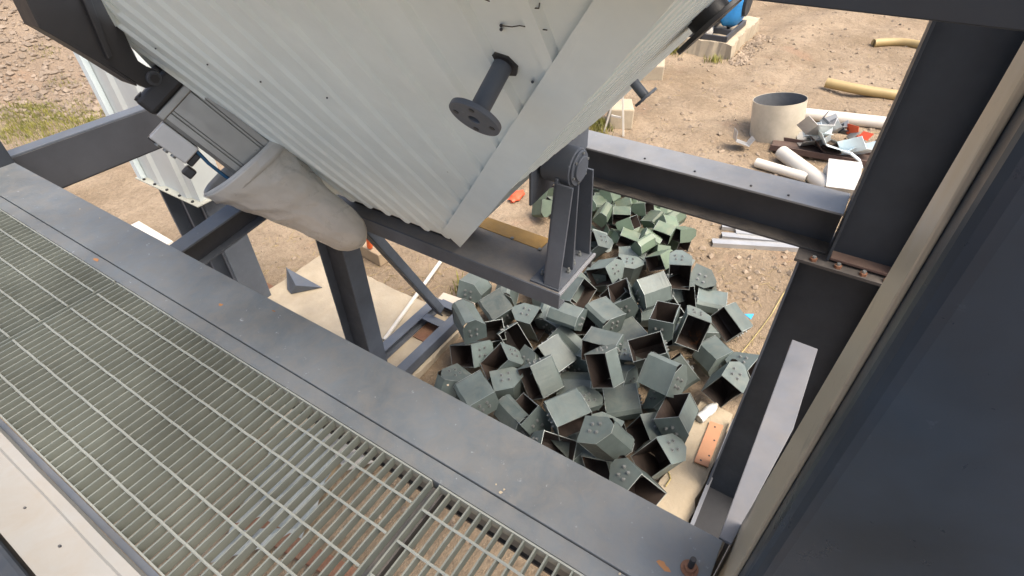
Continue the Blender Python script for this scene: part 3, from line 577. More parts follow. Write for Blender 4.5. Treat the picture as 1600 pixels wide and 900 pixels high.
LAB={
1:'dull green bucket on its side beside the weeds at the skid end',
2:'bucket showing a broad blank back, between the weeds and the platform edge',
3:'bucket with a bolted end plate turned up just below the platform corner',
4:'bucket with its bolted plate facing the skid frame, one row above the concrete edge',
5:'bucket lying mouth towards the walkway against the mossy concrete edge',
6:'rust lined bucket with a pale pointed bolted plate seen aslant',
7:'upright bucket with pale bolted top plate and dark front, near the walkway beam',
8:'bucket showing a smooth square back, nearest the walkway beam on the left',
9:'half covered bucket with a bolted plate at the lower left of the heap',
10:'large blank bucket back with a pale folded edge in the middle of the heap',
11:'blank pale bucket back tilted beside a row of edge-on bolts, left middle of the heap',
12:'dark mouthed bucket wedged above the rust lined one with the pointed plate',
13:'open bucket with rusty inside right beside the platform corner bolts',
14:'bucket lying with a white lit folded edge towards the platform corner',
15:'bucket with a square rusty mouth below the white bolted plate at the pedestal foot',
16:'bucket with white bolted plate and black front beside the pedestal',
17:'open bucket with dark mouth and two bright right edges, upper middle of the heap',
18:'big pale grey bucket with smooth back turned up, upper right middle of the heap',
19:'upright bucket with white bolted plate over a black mouth at the upper right edge',
20:'bucket with bolted plate over a brown mouth, behind the white blank one',
21:'white blank bucket at the right edge of the heap with its dark opening behind',
22:'outlying bucket with a flat grey back near the blue scrap on the sand',
23:'bucket with a narrow white bolted plate and large black mouth at the right',
24:'upright bucket seen into its open mouth with two light holes inside',
25:'bucket with a wide rust brown mouth like a dark tray in the middle right',
26:'pale bolted plate bucket tucked right of the rust brown tray-like mouth',
27:'large blue grey bucket back with bolts along its right side, right of centre',
28:'bucket with a light top and deep black side near the right column',
29:'bucket with a four bolt plate touching the right column edge',
30:'bucket with a diamond shaped rusty mouth beside the right column and the bottle',
31:'upper of two bright bolted plate buckets at the bottom of the heap',
32:'lower of two bright bolted plate buckets at the bottom of the heap',
33:'lowest bucket of the heap with a rounded bolted plate over the beam edge',
34:'bucket with a deep rust brown mouth at the bottom beside the yellow stained footing',
35:'open green lined bucket with an orange rust streak beside the footing',
36:'bucket with a black mouth and narrow pale plate left of the green lined one',
37:'smooth square blue grey bucket back in the lower middle of the heap',
38:'shaded bucket with a bolted plate under the large blue grey back',
39:'large tilted blank bucket back above the walkway beam, lower middle of the heap',
40:'shaded bucket with a bolted plate between two blank backs in the middle',
41:'bucket with a black square mouth leaning at the lower left above the beam',
42:'bucket with an open rust shadowed mouth cut off by the walkway beam',
43:'tall open bucket with a pale green side strip at the centre of the heap',
44:'white lit blank bucket above the centre of the heap with a dark bolted end',
45:'white topped bucket below the rusty open one, upper middle of the heap',
46:'bucket with a curved pale bolted plate right of the white topped one',
47:'dark shaded bolted plate bucket left of the tall open one',
51:'bucket with a bright white bolted plate at the foot of the bearing pedestal',
52:'small bucket with a brown mouth directly right of the bearing under the rear beam',
53:'small dark green bucket pointing up near the top of the far heap',
54:'small green bucket with square back at the upper left of the far heap',
55:'small wide green bucket back in the upper middle of the far heap',
56:'small pale green bucket back with a black slot above, upper right of the far heap',
57:'small open bucket with green lining and a red splash in the far heap',
58:'small green bucket lying on its back right of the red splashed one',
59:'small light green bucket with folded edge left of the red lined mouth',
60:'small pentagon shaped green bucket end at the left of the far heap',
61:'small bucket facing forward with a red lined rectangular mouth',
62:'small bucket with a tall brown mouth right of the red lined one',
63:'small pale mint bucket end below the red splashed one',
64:'small bucket with pinkish brown mouth and white rim, right side of the far heap',
65:'small green bucket back just below the red lined mouth',
66:'small open green bucket with a pale triangle inside, front of the far heap',
67:'small whitish green bucket sloping down at the right front of the far heap',
68:'small cream lit bucket back in the right middle of the far heap',
69:'small blue green bucket end at the front of the far heap',
70:'small cream bucket at the far heap front, above the orange rusty mouth',
71:'bucket with an orange rusty mouth between the near and far heaps',
72:'small dark mouthed bucket at the right rim of the far heap',
73:'green bucket standing by the yellow deck edge, left of the pedestal',
74:'open bucket with tan rusty mouth left of the pedestal post',
75:'pale bucket behind the tan rusty one, half hidden by the pedestal',
77:'small grey bucket end at the outer right of the far heap',
78:'small sunlit cream bucket at the outermost right of the far heap',
79:'dark green mouthed bucket above the bright white plate at the pedestal',
81:'small brownish bucket back left of the upright white plate at the right edge',
82:'small brown mouthed bucket behind the upright white plate at the right edge',
0:'bucket half buried in the dark gaps underneath the heap',
}
ROWS=[
(1,1.00,(3.586,2.867,0.152),(0.173,-0.046,-0.677,-0.714)),
(2,1.00,(3.413,2.454,0.166),(0.471,-0.239,0.530,-0.663)),
(3,1.00,(3.409,2.081,0.192),(0.475,0.378,-0.513,0.606)),
(4,1.00,(2.811,2.348,0.560),(0.002,0.876,0.481,0.039)),
(5,1.00,(2.741,2.289,0.207),(0.488,-0.492,-0.203,0.691)),
(6,1.00,(2.748,1.926,0.256),(0.303,-0.383,0.095,0.867)),
(7,1.00,(2.591,1.786,0.185),(0.286,-0.677,0.256,0.628)),
(8,1.00,(2.306,1.919,0.286),(0.371,-0.329,0.531,-0.688)),
(9,1.00,(2.320,2.218,0.194),(0.021,0.832,-0.079,0.549)),
(10,1.00,(3.043,1.575,0.305),(0.653,-0.440,-0.551,0.274)),
(11,1.00,(2.748,1.537,0.329),(0.736,-0.337,-0.557,0.185)),
(12,1.00,(3.080,2.033,0.221),(0.503,0.394,0.064,-0.767)),
(13,1.00,(4.009,1.857,0.213),(-0.078,-0.235,-0.445,0.860)),
(14,1.00,(3.454,1.674,0.446),(0.269,0.628,0.670,0.292)),
(15,1.00,(4.399,1.697,0.322),(0.378,-0.649,-0.280,0.599)),
(16,1.00,(4.704,1.561,0.167),(0.416,-0.569,0.343,0.621)),
(17,1.00,(4.036,1.328,0.351),(0.270,0.074,-0.245,-0.928)),
(18,1.00,(4.174,1.102,0.471),(0.299,0.125,0.507,0.799)),
(19,1.00,(4.571,0.983,0.527),(0.154,0.675,0.069,-0.718)),
(20,1.00,(4.550,0.863,0.214),(0.226,0.517,-0.006,-0.826)),
(21,1.00,(4.704,0.622,0.112),(0.529,-0.572,0.457,-0.429)),
(22,1.00,(4.447,0.351,0.217),(0.743,-0.379,-0.447,0.322)),
(23,1.00,(3.824,0.595,0.527),(-0.035,-0.538,-0.126,0.833)),
(24,1.00,(3.729,0.830,0.529),(-0.066,0.032,0.059,0.996)),
(25,1.00,(3.393,0.820,0.467),(0.438,-0.248,-0.047,0.863)),
(26,1.00,(3.913,0.762,0.213),(0.516,-0.541,0.044,0.663)),
(27,1.00,(3.131,0.604,0.560),(0.201,-0.772,-0.517,0.310)),
(28,1.00,(3.915,0.356,0.175),(0.774,0.486,0.318,0.252)),
(29,1.00,(3.782,0.055,0.270),(0.664,0.256,-0.415,0.566)),
(30,1.00,(3.530,0.158,0.345),(0.170,-0.678,-0.113,0.706)),
(31,1.00,(2.345,0.744,0.523),(0.395,-0.711,0.513,0.275)),
(32,1.00,(2.418,0.772,0.173),(0.696,-0.061,-0.701,0.147)),
(33,1.00,(2.171,0.440,0.437),(0.589,0.075,-0.542,0.595)),
(34,1.00,(2.523,0.361,0.371),(0.310,-0.512,0.041,0.800)),
(35,1.00,(2.859,0.356,0.444),(-0.033,0.044,0.319,0.946)),
(36,1.00,(2.833,0.533,0.194),(0.360,-0.628,0.121,0.679)),
(37,1.00,(2.979,0.847,0.156),(0.609,-0.616,0.227,-0.445)),
(38,1.00,(3.133,0.507,0.220),(0.342,-0.714,0.605,0.085)),
(39,1.00,(2.456,1.127,0.445),(0.162,-0.272,-0.668,0.674)),
(40,1.00,(2.732,1.136,0.204),(0.810,-0.048,-0.543,-0.215)),
(41,1.00,(2.406,1.427,0.215),(0.519,-0.070,-0.307,-0.795)),
(42,1.00,(2.208,1.136,0.240),(0.519,0.079,-0.307,0.793)),
(43,1.00,(2.973,1.034,0.562),(0.163,0.532,-0.232,-0.798)),
(44,1.00,(3.248,1.204,0.459),(0.494,-0.452,-0.449,0.592)),
(45,1.00,(3.696,1.404,0.356),(0.364,-0.402,0.642,-0.542)),
(46,1.00,(4.159,1.070,0.165),(0.445,-0.784,0.388,-0.193)),
(47,1.00,(3.279,1.357,0.173),(0.330,-0.942,0.066,-0.009)),
(51,1.00,(4.772,2.002,0.293),(0.410,-0.498,0.050,0.763)),
(52,0.72,(6.114,2.588,0.256),(0.563,-0.558,-0.242,0.560)),
(53,0.72,(5.871,2.338,0.326),(0.962,-0.259,0.086,-0.033)),
(54,0.72,(5.655,2.409,0.259),(0.774,-0.553,0.273,-0.140)),
(55,0.72,(6.001,2.166,0.127),(0.540,-0.644,0.159,-0.518)),
(56,0.72,(6.133,1.960,0.160),(0.469,-0.429,-0.031,-0.771)),
(57,0.72,(5.829,1.874,0.299),(0.138,0.041,-0.551,0.822)),
(58,0.72,(6.002,1.806,0.159),(0.208,-0.315,-0.880,-0.288)),
(59,0.72,(5.599,2.201,0.196),(0.527,-0.682,0.200,-0.465)),
(60,0.72,(5.335,2.175,0.372),(0.294,-0.950,-0.078,-0.073)),
(61,0.72,(5.498,2.015,0.329),(0.368,-0.417,-0.592,0.584)),
(62,0.72,(5.320,1.854,0.345),(0.098,0.125,-0.443,0.882)),
(63,0.72,(5.681,1.659,0.265),(0.513,-0.842,0.020,-0.166)),
(64,0.72,(5.391,1.436,0.348),(0.477,-0.507,-0.566,0.441)),
(65,0.72,(5.311,1.931,0.123),(0.678,-0.654,0.330,-0.059)),
(66,0.72,(5.124,1.755,0.291),(0.506,-0.382,-0.593,0.495)),
(67,0.72,(5.236,1.536,0.317),(-0.046,0.627,0.707,0.323)),
(68,0.72,(5.495,1.691,0.129),(0.385,-0.620,-0.408,0.549)),
(69,0.72,(4.994,1.516,0.375),(0.243,-0.940,0.188,-0.150)),
(70,0.72,(5.080,1.360,0.250),(0.355,-0.334,0.009,-0.873)),
(71,0.80,(4.860,1.261,0.354),(0.421,-0.658,-0.205,0.589)),
(72,0.72,(5.525,1.238,0.308),(0.599,-0.669,-0.121,0.423)),
(73,0.80,(5.327,3.039,0.173),(0.479,-0.325,0.047,-0.814)),
(74,0.80,(5.564,2.961,0.112),(0.701,-0.504,-0.298,0.408)),
(75,0.80,(5.746,3.216,0.145),(0.976,0.029,0.194,-0.095)),
(77,0.72,(5.825,1.442,0.294),(0.141,-0.965,0.161,-0.154)),
(78,0.72,(5.605,1.461,0.305),(0.844,-0.425,0.291,-0.148)),
(79,0.80,(5.971,2.451,0.146),(0.166,-0.548,-0.691,0.441)),
(81,0.72,(5.973,1.565,0.136),(0.284,-0.100,-0.946,-0.122)),
(82,0.72,(5.607,1.302,0.096),(0.240,-0.100,-0.686,0.680)),
(0,1.00,(4.645,1.033,0.196),(-0.057,-0.536,0.373,0.755)),
(0,1.00,(3.336,1.628,0.187),(0.198,-0.652,0.717,0.144)),
(0,1.00,(4.406,2.165,0.197),(0.562,-0.057,-0.763,-0.313)),
(0,1.00,(3.853,2.208,0.199),(0.688,0.386,-0.374,0.486)),
(0,1.00,(3.197,1.014,0.177),(0.526,0.483,0.636,0.293)),
(0,1.00,(3.472,0.992,0.164),(0.506,-0.450,-0.607,-0.416)),
(0,1.00,(4.264,0.944,0.167),(0.447,0.137,0.010,-0.884)),
(0,1.00,(2.925,1.701,0.198),(0.148,-0.479,-0.607,-0.617)),
(0,1.00,(4.215,0.587,0.155),(0.219,0.307,-0.801,-0.465)),
(0,1.00,(3.690,1.621,0.184),(0.767,0.358,-0.311,-0.433)),
(0,1.00,(2.913,1.272,0.168),(0.383,0.437,0.712,0.393)),
(0,1.00,(3.502,0.570,0.206),(0.764,-0.479,-0.108,-0.417)),
(0,1.00,(3.703,2.548,0.168),(0.112,-0.182,0.973,-0.090)),
(0,1.00,(4.126,1.989,0.215),(0.290,0.931,-0.109,0.194)),
(0,1.00,(3.608,1.934,0.193),(0.169,-0.019,0.884,-0.435)),
(0,1.00,(3.062,2.315,0.165),(0.374,-0.123,-0.237,0.888)),
(0,1.00,(4.983,2.078,0.201),(0.499,-0.085,-0.572,-0.646)),
(0,1.00,(4.208,1.429,0.203),(0.830,-0.139,-0.398,-0.365)),
(0,1.00,(4.966,0.784,0.179),(0.295,-0.343,-0.600,-0.660)),
(0,1.00,(3.775,1.152,0.128),(0.703,-0.660,0.108,-0.241)),
(0,1.00,(3.966,1.415,0.179),(0.224,0.436,0.868,-0.084)),
(0,1.00,(4.476,1.826,0.141),(-0.010,0.107,-0.642,0.759)),
(0,1.00,(4.095,2.295,0.106),(0.488,-0.458,0.552,-0.498)),
(0,1.00,(4.981,1.105,0.186),(0.107,-0.622,0.106,-0.769)),
(0,1.00,(4.924,1.596,0.167),(0.638,-0.540,0.249,-0.489)),
(0,1.00,(2.419,1.022,0.143),(0.343,0.435,-0.675,-0.488)),
(0,1.00,(2.358,1.575,0.161),(0.093,-0.556,0.811,-0.160)),
(0,1.00,(2.628,0.853,0.174),(0.451,0.380,-0.550,0.592)),
(0,1.00,(4.694,2.233,0.186),(0.671,0.446,0.429,-0.410)),
(0,0.72,(5.254,2.314,0.104),(0.769,-0.407,-0.244,0.429)),
(0,0.72,(6.416,2.483,0.135),(0.072,0.941,-0.043,-0.328)),
(0,0.72,(5.483,2.581,0.155),(-0.025,0.627,-0.515,0.584)),
(0,0.72,(6.099,2.361,0.119),(0.079,-0.625,0.210,0.748)),
(0,0.72,(6.341,2.697,0.085),(0.622,0.726,-0.214,-0.200)),
(0,0.72,(5.698,2.526,0.113),(0.419,-0.644,-0.208,-0.605)),
(0,0.72,(6.486,2.280,0.146),(0.475,-0.501,-0.056,0.722)),
(0,0.72,(6.242,1.838,0.156),(0.898,-0.093,0.309,-0.300)),
(0,0.72,(6.130,2.570,0.128),(0.520,-0.454,0.663,0.291)),
(0,0.72,(5.531,1.892,0.132),(0.655,-0.593,0.224,0.412)),
(0,0.72,(5.155,1.660,0.143),(0.275,-0.582,-0.691,-0.328)),
(0,0.72,(6.228,2.095,0.158),(0.363,-0.129,0.882,-0.272)),
(0,0.72,(6.129,1.652,0.139),(0.495,0.842,0.033,0.210)),
(0,0.72,(5.837,2.705,0.099),(0.402,-0.330,-0.676,0.522)),
(0,0.72,(5.685,1.631,0.146),(0.115,-0.546,0.216,0.802)),
(0,0.72,(5.654,2.159,0.113),(0.334,0.126,0.551,0.754)),
(0,0.72,(5.344,1.483,0.130),(0.339,-0.509,0.254,0.749)),
(0,0.72,(6.125,2.774,0.141),(0.728,-0.248,-0.620,0.155)),
(0,0.72,(5.671,1.461,0.082),(0.081,0.166,0.747,0.638)),
(0,0.72,(5.338,2.031,0.113),(0.885,0.017,0.142,-0.443)),
]
bigs=[make_proto(BUCKET,True,k) for k in range(3)]; smalls=[make_proto(GREENB,False,k+3) for k in range(2)]; used={}
for i,(k,s,p,q) in enumerate(ROWS):
    pr=bigs[(k*7+i)%3] if s>=1 else smalls[i%2]
    o=pr if pr.name not in used else copy_tree(pr)
    used[pr.name]=1
    o.location=p; o.rotation_mode='QUATERNION'; o.rotation_quaternion=Quaternion(q).normalized(); o.scale=(s,s,s)
    o['label']=LAB[k]
# ---------------------------------------------------------------- things lying about
def up(x,y): return V(x,y,gh(x,y))
# open steel drum
c=up(9.55,1.03); t=thing('steel_drum_ring','rusty white open steel cylinder standing on the sand beside the scrap','steel cylinder',c)
lean=V(.05,.17,1).normalized()
MB().ring(c-lean*.06,c+lean*.60,.40,.394,56).build('shell',[CAN],t,0,True)
MB().ring(c-lean*.05,c+lean*.594,.3935,.389,56).build('lining',paint('rusty_drum_shade',(.10,.105,.11),.6,0,rust=.25,rustc=(.22,.09,.04),var=.4),t,0,True)  # inner ring coloured dark to paint the drum's interior shade, rust on it
MB().tube([c+lean*.03,c+lean*.04],.39,40).build('rusty_floor',RUSTY,t)
def pipe(name,label,a,b,r,m,hollow=True,sag=None):
    a=Vector(a);b=Vector(b); t=thing(name,label,'pipe',(a+b)/2)
    if sag:
        pts=[a.lerp(b,k/14)+Vector(sag)*math.sin(math.pi*k/14) for k in range(15)]; o=MB().tube(pts,r,16).build('pipe_wall',m,t,0,True)
    else: o=MB().ring(a,b,r,r*.88,24).build('pipe_wall',m,t,0,True)
    MB().tube([a.lerp(b,.004),a.lerp(b,.006)],r*.86,16).build('dark_bore',BLACK,t); return t
pipe('plastic_pipe','long white pipe lying behind the open steel cylinder',up(10.45,.80)+V(0,0,.10),up(10.75,-1.2)+V(0,0,.10),.10,PVC)
pipe('plastic_pipe','short cream pipe lying flat against the rear beam edge',up(8.30,1.04)+V(0,0,.07),up(8.15,.30)+V(0,0,.07),.07,PVC)
pipe('plastic_pipe','thick cream pipe lying slantwise below the brown plate',up(8.72,.78)+V(0,0,.12),up(7.95,-.02)+V(0,0,.12),.105,PVC)
pipe('curved_pipe','thick tan curved pipe lying alone on the sand',up(12.15,.72)+V(0,0,.12),up(12.3,-.75)+V(0,0,.09),.09,TANP,sag=(-.07,0,0))
pipe('curved_pipe','thin tan hose end lying far back on the sand',up(15.6,.25)+V(0,0,.07),up(15.5,-.9)+V(0,0,.07),.09,TANP,sag=(.3,0,0))
# brown channel plate
t=thing('rusty_channel','long dark brown rusty steel channel lying below the scrap pile','steel channel',up(9.1,.2))
a=up(9.02,.98)+V(0,0,.05);b=up(9.2,-.62)+V(0,0,.05); MB().beam(a,b,.34,.02).build('web',BROWN,t,.002); MB().beam(a+V(-.18,0,.02),b+V(-.18,0,.02),.02,.09).build('flange',BROWN,t,.002); MB().beam(a+V(.18,0,.02),b+V(.18,0,.02),.02,.09).build('flange',BROWN,t,.002)
# white panel box
t=thing('white_box','white sheet metal box with a slanted lit lid against the upper column','metal box',up(8.5,-.05))
R=Matrix.Rotation(.25,3,'Z')@Matrix.Rotation(-.5,3,'Y'); cc=at(1313,281,.16)
MB().obox(cc,(.44,.40,.24),R).build('box_body',paint('box_white',(.42,.41,.38),.5,.3),t,.012); MB().obox(cc+R@V(0,0,.13),(.46,.42,.015),R).build('lid',paint('lid_white',(.46,.45,.42),.5,.3),t,.003)
# galvanised offcuts
def offcut(label,px,py,h,size,rot,bend=60,m=GALVD):
    c=at(px,py,h); t=thing('bent_offcut',label,'metal scrap',c,'bent sheet metal offcuts by the open cylinder')
    R=Matrix.Rotation(rot[0],3,'Z')@Matrix.Rotation(rot[1],3,'Y')@Matrix.Rotation(rot[2],3,'X'); a,b=size
    L1=MB().obox(c,(a,b,.006),R); B2=R@Matrix.Rotation(math.radians(bend),3,'X')
    L1.obox(c+R@V(0,b/2,0)+B2@V(0,b*.35,0),(a*.9,b*.7,.006),B2); B3=R@Matrix.Rotation(math.radians(-bend*1.1),3,'X')
    L1.obox(c+R@V(0,-b/2,0)+B3@V(0,-b*.3,0),(a*.8,b*.6,.006),B3)
    L1.build('folded_sheet',m,t); return t
offcut('pale bent offcut lying alone left of the open cylinder',1158,222,.10,(.30,.22),(.4,.2,.3),70)
offcut('grey bent offcut standing tallest in the scrap pile behind the cylinder',1281,203,.42,(.30,.28),(.9,.9,.2),50)
offcut('small dark grey offcut on top of the long white pipe',1292,190,.42,(.16,.16),(.2,.5,.6),80,STEEL)
offcut('white folded offcut in the middle of the scrap pile',1278,212,.22,(.34,.26),(1.3,.5,.4),60,WHITE)
offcut('white curved offcut lowest in the scrap pile over the brown channel',1303,230,.20,(.42,.30),(.3,.3,.2),45,WHITE)
offcut('dark crumpled offcut between the white pipe and the red one',1322,207,.22,(.18,.16),(.6,.7,.2),80,STEEL)
offcut('cream offcut at the foot of the open cylinder',1262,222,.12,(.30,.24),(2.0,.2,.1),40,CREAM)
offcut('pale offcut half behind the upper column by the red one',1345,238,.18,(.42,.30),(1.1,.6,.3),60,WHITE)
offcut('small cream cup-like offcut right of the red one',1333,222,.16,(.2,.2),(.5,.2,.7),90,CREAM)
offcut('red painted offcut in the scrap pile near the upper column',1339,214,.2,(.26,.22),(.8,.2,.4),60,RED)
t=tag(MB().tube([at(1316,236,.22),at(1330,240,.26),at(1342,250,.2),at(1346,262,.05)],.022,10).build('bent_strip',WHITE,None,0,True),'white bent strip curling down over the brown channel','metal strip')
offcut('grey box-like offcut leaning on the long white pipe',1299,197,.30,(.26,.22),(1.9,.6,.5),85)
offcut('white narrow offcut lying between the cylinder and the tallest piece',1268,214,.14,(.34,.14),(.1,.2,.9),70,WHITE)
offcut('small grey offcut right below the tallest grey one',1283,221,.16,(.22,.18),(2.4,.5,.1),75)
offcut('cream flat offcut near the end of the brown channel',1322,226,.14,(.36,.22),(.9,.15,.1),30,CREAM)
offcut('dark rusty offcut under the white curved one',1290,233,.10,(.40,.24),(.5,.1,.2),40,BROWN)
offcut('grey offcut standing beside the dark crumpled one',1312,203,.26,(.22,.24),(1.4,.8,.4),60)
# stool frame and blocks
c=up(8.28,3.37); t=thing('trestle_frame','white metal trestle frame standing beside the concrete block','trestle',c)
q=[at(943,205,0),at(973,212,0),at(963,160,.62),at(958,160,.62)]
a,b=at(944,206,.0),at(974,213,.0); tp=(a+b)/2+V(.05,0,.66)
for f in(a,b): MB().beam(f,tp+(f-(a+b)/2)*.35,.03,.03,(1,.3,0)).build('leg',PVC,t,.003)
MB().beam(a.lerp(tp,.45)+(a-b)*-.03,b.lerp(tp,.45)+(a-b)*.03,.025,.03).build('cross_bar',PVC,t,.003)
for nm_,lab,px,py,sx,sy,sz,rz in(('concrete_block','pale concrete block below the hopper side, farther one of two',1018,124,.55,.45,.34,.35),('concrete_block','pale concrete block behind the white trestle frame',968,196,.5,.4,.36,.5)):
    c=at(px,py,0); mb=MB(); mb.obox(c+V(.1,.05,sz/2-.02),(sx,sy,sz),Matrix.Rotation(rz,3,'Z')); tag(mb.build(nm_,CONC,None,.025),lab,'concrete block','loose concrete blocks on the sand')
# pump on its plinth
tag(rough_slab('concrete_plinth',12.95,15.5,2.80,5.2,-.2,.30,seed=21,amp=.05),'low concrete plinth with crumbling edges under the blue wrapped motor','concrete plinth')
_n=len(COL.objects)
MB_c=V(14.55,3.55,.31); t=thing('wrapped_motor','motor on a dark steel frame partly wrapped in bright blue sheet','motor',MB_c)
for y in(3.05,3.6,4.15): MB().box(13.65,15.2,y,y+.06,.305,.42).build('frame_rail',DARK,t,.004)
for x in(13.65,14.2,15.14): MB().box(x,x+.06,3.112,4.148,.306,.415).build('frame_rail',DARK,t,.004)
MB().tube([V(14.35,3.55,.86),V(14.35,4.35,.86)],.36,28).build('motor_body',BLACK,t,.02,True)
mb=MB(); vs=[];n=20
for j in range(9):
    for k in range(n):
        a=2*math.pi*k/n; r=.50*(math.sin(math.pi*min(1,(j+1.2)/9.5))**.4)*(1+.09*noise.noise(Vector((math.cos(a)*2,math.sin(a)*2,j*.5)))); vs.append(V(14.55+r*math.cos(a)*.95,3.12+.07*j-.1,.95+r*math.sin(a)*1.12))
mb.add(vs,[[j*n+k,j*n+(k+1)%n,(j+1)*n+(k+1)%n,(j+1)*n+k] for j in range(8) for k in range(n)]+[list(range(n)),list(range(8*n,9*n))[::-1]])
mb.build('blue_cover',BLUE,t,0,True)
MB().tube([V(14.55,2.95,.95),V(14.55,3.06,.95)],.3,20).build('end_disc',NAVY,t,.01)
for a,b in((V(14.0,3.5,.31),V(14.3,3.6,.75)),(V(14.7,3.3,.31),V(14.5,3.4,.75)),(V(13.9,4.0,.31),V(14.2,4.1,.7))): MB().beam(a,b,.07,.07,(0,1,0)).build('motor_foot',STEEL,t,.005)
t.location.x-=.62; t.location.y-=.12
def lump(name,label,cat,c,r,m,sx=1,sy=1,sz=1,seed=0,amp=.25,group=None):
    mb=MB(); bm=bmesh.new(); bmesh.ops.create_icosphere(bm,subdivisions=3,radius=1)
    vs=[]
    for v in bm.verts:
        p=v.co; k=1+amp*noise.noise(p*1.7+Vector((seed,0,0)))+amp*.5*noise.noise(p*4+Vector((0,seed,0))); vs.append(Vector(c)+V(p.x*r*sx*k,p.y*r*sy*k,p.z*r*sz*k))
    mb.add(vs,[[v.index for v in f.verts] for f in bm.faces]); bm.free(); return tag(mb.build(name,m,None,0,True),label,cat,group)
lump('plastic_sack','crumpled translucent white sack on the plinth corner','sack',V(13.25,3.55,.50),.26,BAG,.9,.8,1,3)
# galvanised sections on the sand
gs=[(1113,377,1270,386,.10,.06,'lowest galvanised channel lying on the sand below the rear beam'),(1128,366,1290,380,.09,.05,'middle galvanised channel lying just behind the lowest one'),(1150,362,1300,376,.11,.09,'flat galvanised strip beside the middle channel'),(1128,352,1235,362,.08,.05,'farthest short galvanised bar of the bundle with a dark end')]
for x0,y0,x1,y1,w_,h_,lab in gs:
    a,b=at(x0,y0,.05),at(x1,y1,.05); t=thing('galvanised_channel',lab,'metal channel',(a+b)/2,'galvanised channels lying on the sand')
    MB().beam(a,b,w_,.006).build('web',GALVD,t); d_=(b-a).normalized().cross(V(0,0,1))
    MB().beam(a-d_*w_/2-V(0,0,.02),b-d_*w_/2-V(0,0,.02),.006,h_).build('flange',GALVD,t); MB().beam(a+d_*w_/2-V(0,0,.02),b+d_*w_/2-V(0,0,.02),.006,h_).build('flange',GALVD,t)
# folded triangular plate on the slab
t=thing('triangular_plate','grey folded triangular steel plate lying on the concrete slab','steel plate',at(470,445,.08))
P0,P1,P2,P3=at(455,459,.085),at(503,449,.085),at(447,418,.22),at(449,452,.09); P4=at(462,446,.20)
MB().prism([P2,P4,P1],V(0,0,-.008)).prism([P4,P0,P1],V(0.008,0,-.004)).prism([P2,P3,P0,P4],V(.008,0,0)).build('folded_sheet',STEEL,t)
# timber with orange marker
t=thing('timber_block','pale timber block lying on the sand behind the column','timber',at(590,398,.0))
a,b=at(560,378,.09),at(603,402,.09); MB().beam(a,b,.2,.17).build('block',WOOD,t,.01)
t=tag(MB().tube([at(578,386,.20),at(576,366,.42)],.035,12).build('orange_marker',paint('orange_plastic',(.75,.13,.03),.5,0),None,.008,True),'bright orange marker standing on the timber block','marker')
pipe('plastic_conduit','thin cream conduit leaning across the slab behind the brace',at(693,402,.06),at(600,532,.10),.022,PVC)
c=at(722,478,.14); tag(MB().beam(at(688,468,.12),at(738,485,.12),.14,.10).build('timber_beam',paint('pale_timber',(.52,.45,.36),.85,.2,var=.1,bmp=.2),None,.006),'pale timber lying across the end of the skid frame','timber')
# footing clutter
t=thing('plastic_bottle','crushed clear plastic bottle on the end of the footing','bottle',at(1100,645,.17))
a,b=at(1092,655,.17),at(1117,634,.19); MB().tube([a,a.lerp(b,.15),a.lerp(b,.4),a.lerp(b,.6),a.lerp(b,.82),b],.05,16,rr=[.040,.045,.036,.044,.04,.028]).build('bottle_body',paint('clear_plastic',(.62,.63,.60),.25,0,var=.1,bmp=.1),t,0,True); MB().tube([b,b+(b-a)*.12],.018,12).build('cap',PVC,t,0,True)
t=thing('orange_plate','orange primed steel plate with four holes on the footing','steel plate',V(3.1,.12,.14))
cs=[at(1109,659,.145),at(1130,666,.145),at(1106,731,.145),at(1084,722,.145)]
MB().prism(cs,V(0,0,.012)).build('plate',ORANGE,t,.001)
for px,py in((1117,667),(1116,688),(1108,712),(1095,719)): c=at(px,py,.158); MB().tube([c,c+V(0,0,.001)],.008,10).build('hole',BLACK,t)
tag(MB().tube([at(1040,760,.138)+V(0,0,.0),at(1048,748,.138),at(1044,735,.138),at(1052,720,.14),at(1049,708,.137)],.006,6).build('yellow_cord',YROPE,None,0,True),'thin yellow cord lying on the footing','cord')
pts=[at(1240,436,.015),at(1222,462,.015),at(1205,492,.015),at(1190,512,.015),at(1172,535,.015),at(1158,552,.015),at(1148,572,.015)]
tag(MB().tube(pts,.005,6).build('straw_rope',YROPE,None,0,True),'frayed straw coloured rope along the sand near the right column','rope')
c=at(1171,494,.23); tag(MB().prism([c+V(0,.05,0),c+V(.05,-.03,.0),c+V(-.045,-.025,.0)],V(0,0,.006)).build('blue_scrap',paint('sky_blue',(.05,.36,.72),.5,0),None),'small bright blue scrap lying on the outlying bucket','scrap')
c=up(5.62,3.62); lump('red_rag','red and white rag lying on the sand behind the deck','rag',c+V(0,0,.04),.09,RED,1.6,.9,.5,4,.4)
tag(MB().beam(at(209,352,.03),at(262,384,.03),.16,.05).build('white_board',PVC,None,.004),'white board lying on the sand behind the walkway beam','board')
lump('pale_stone','pale rounded stone between the rusty tray-like bucket and the green one','stone',at(985,566,.22),.085,CONC,1,.9,1.1,11,.2)
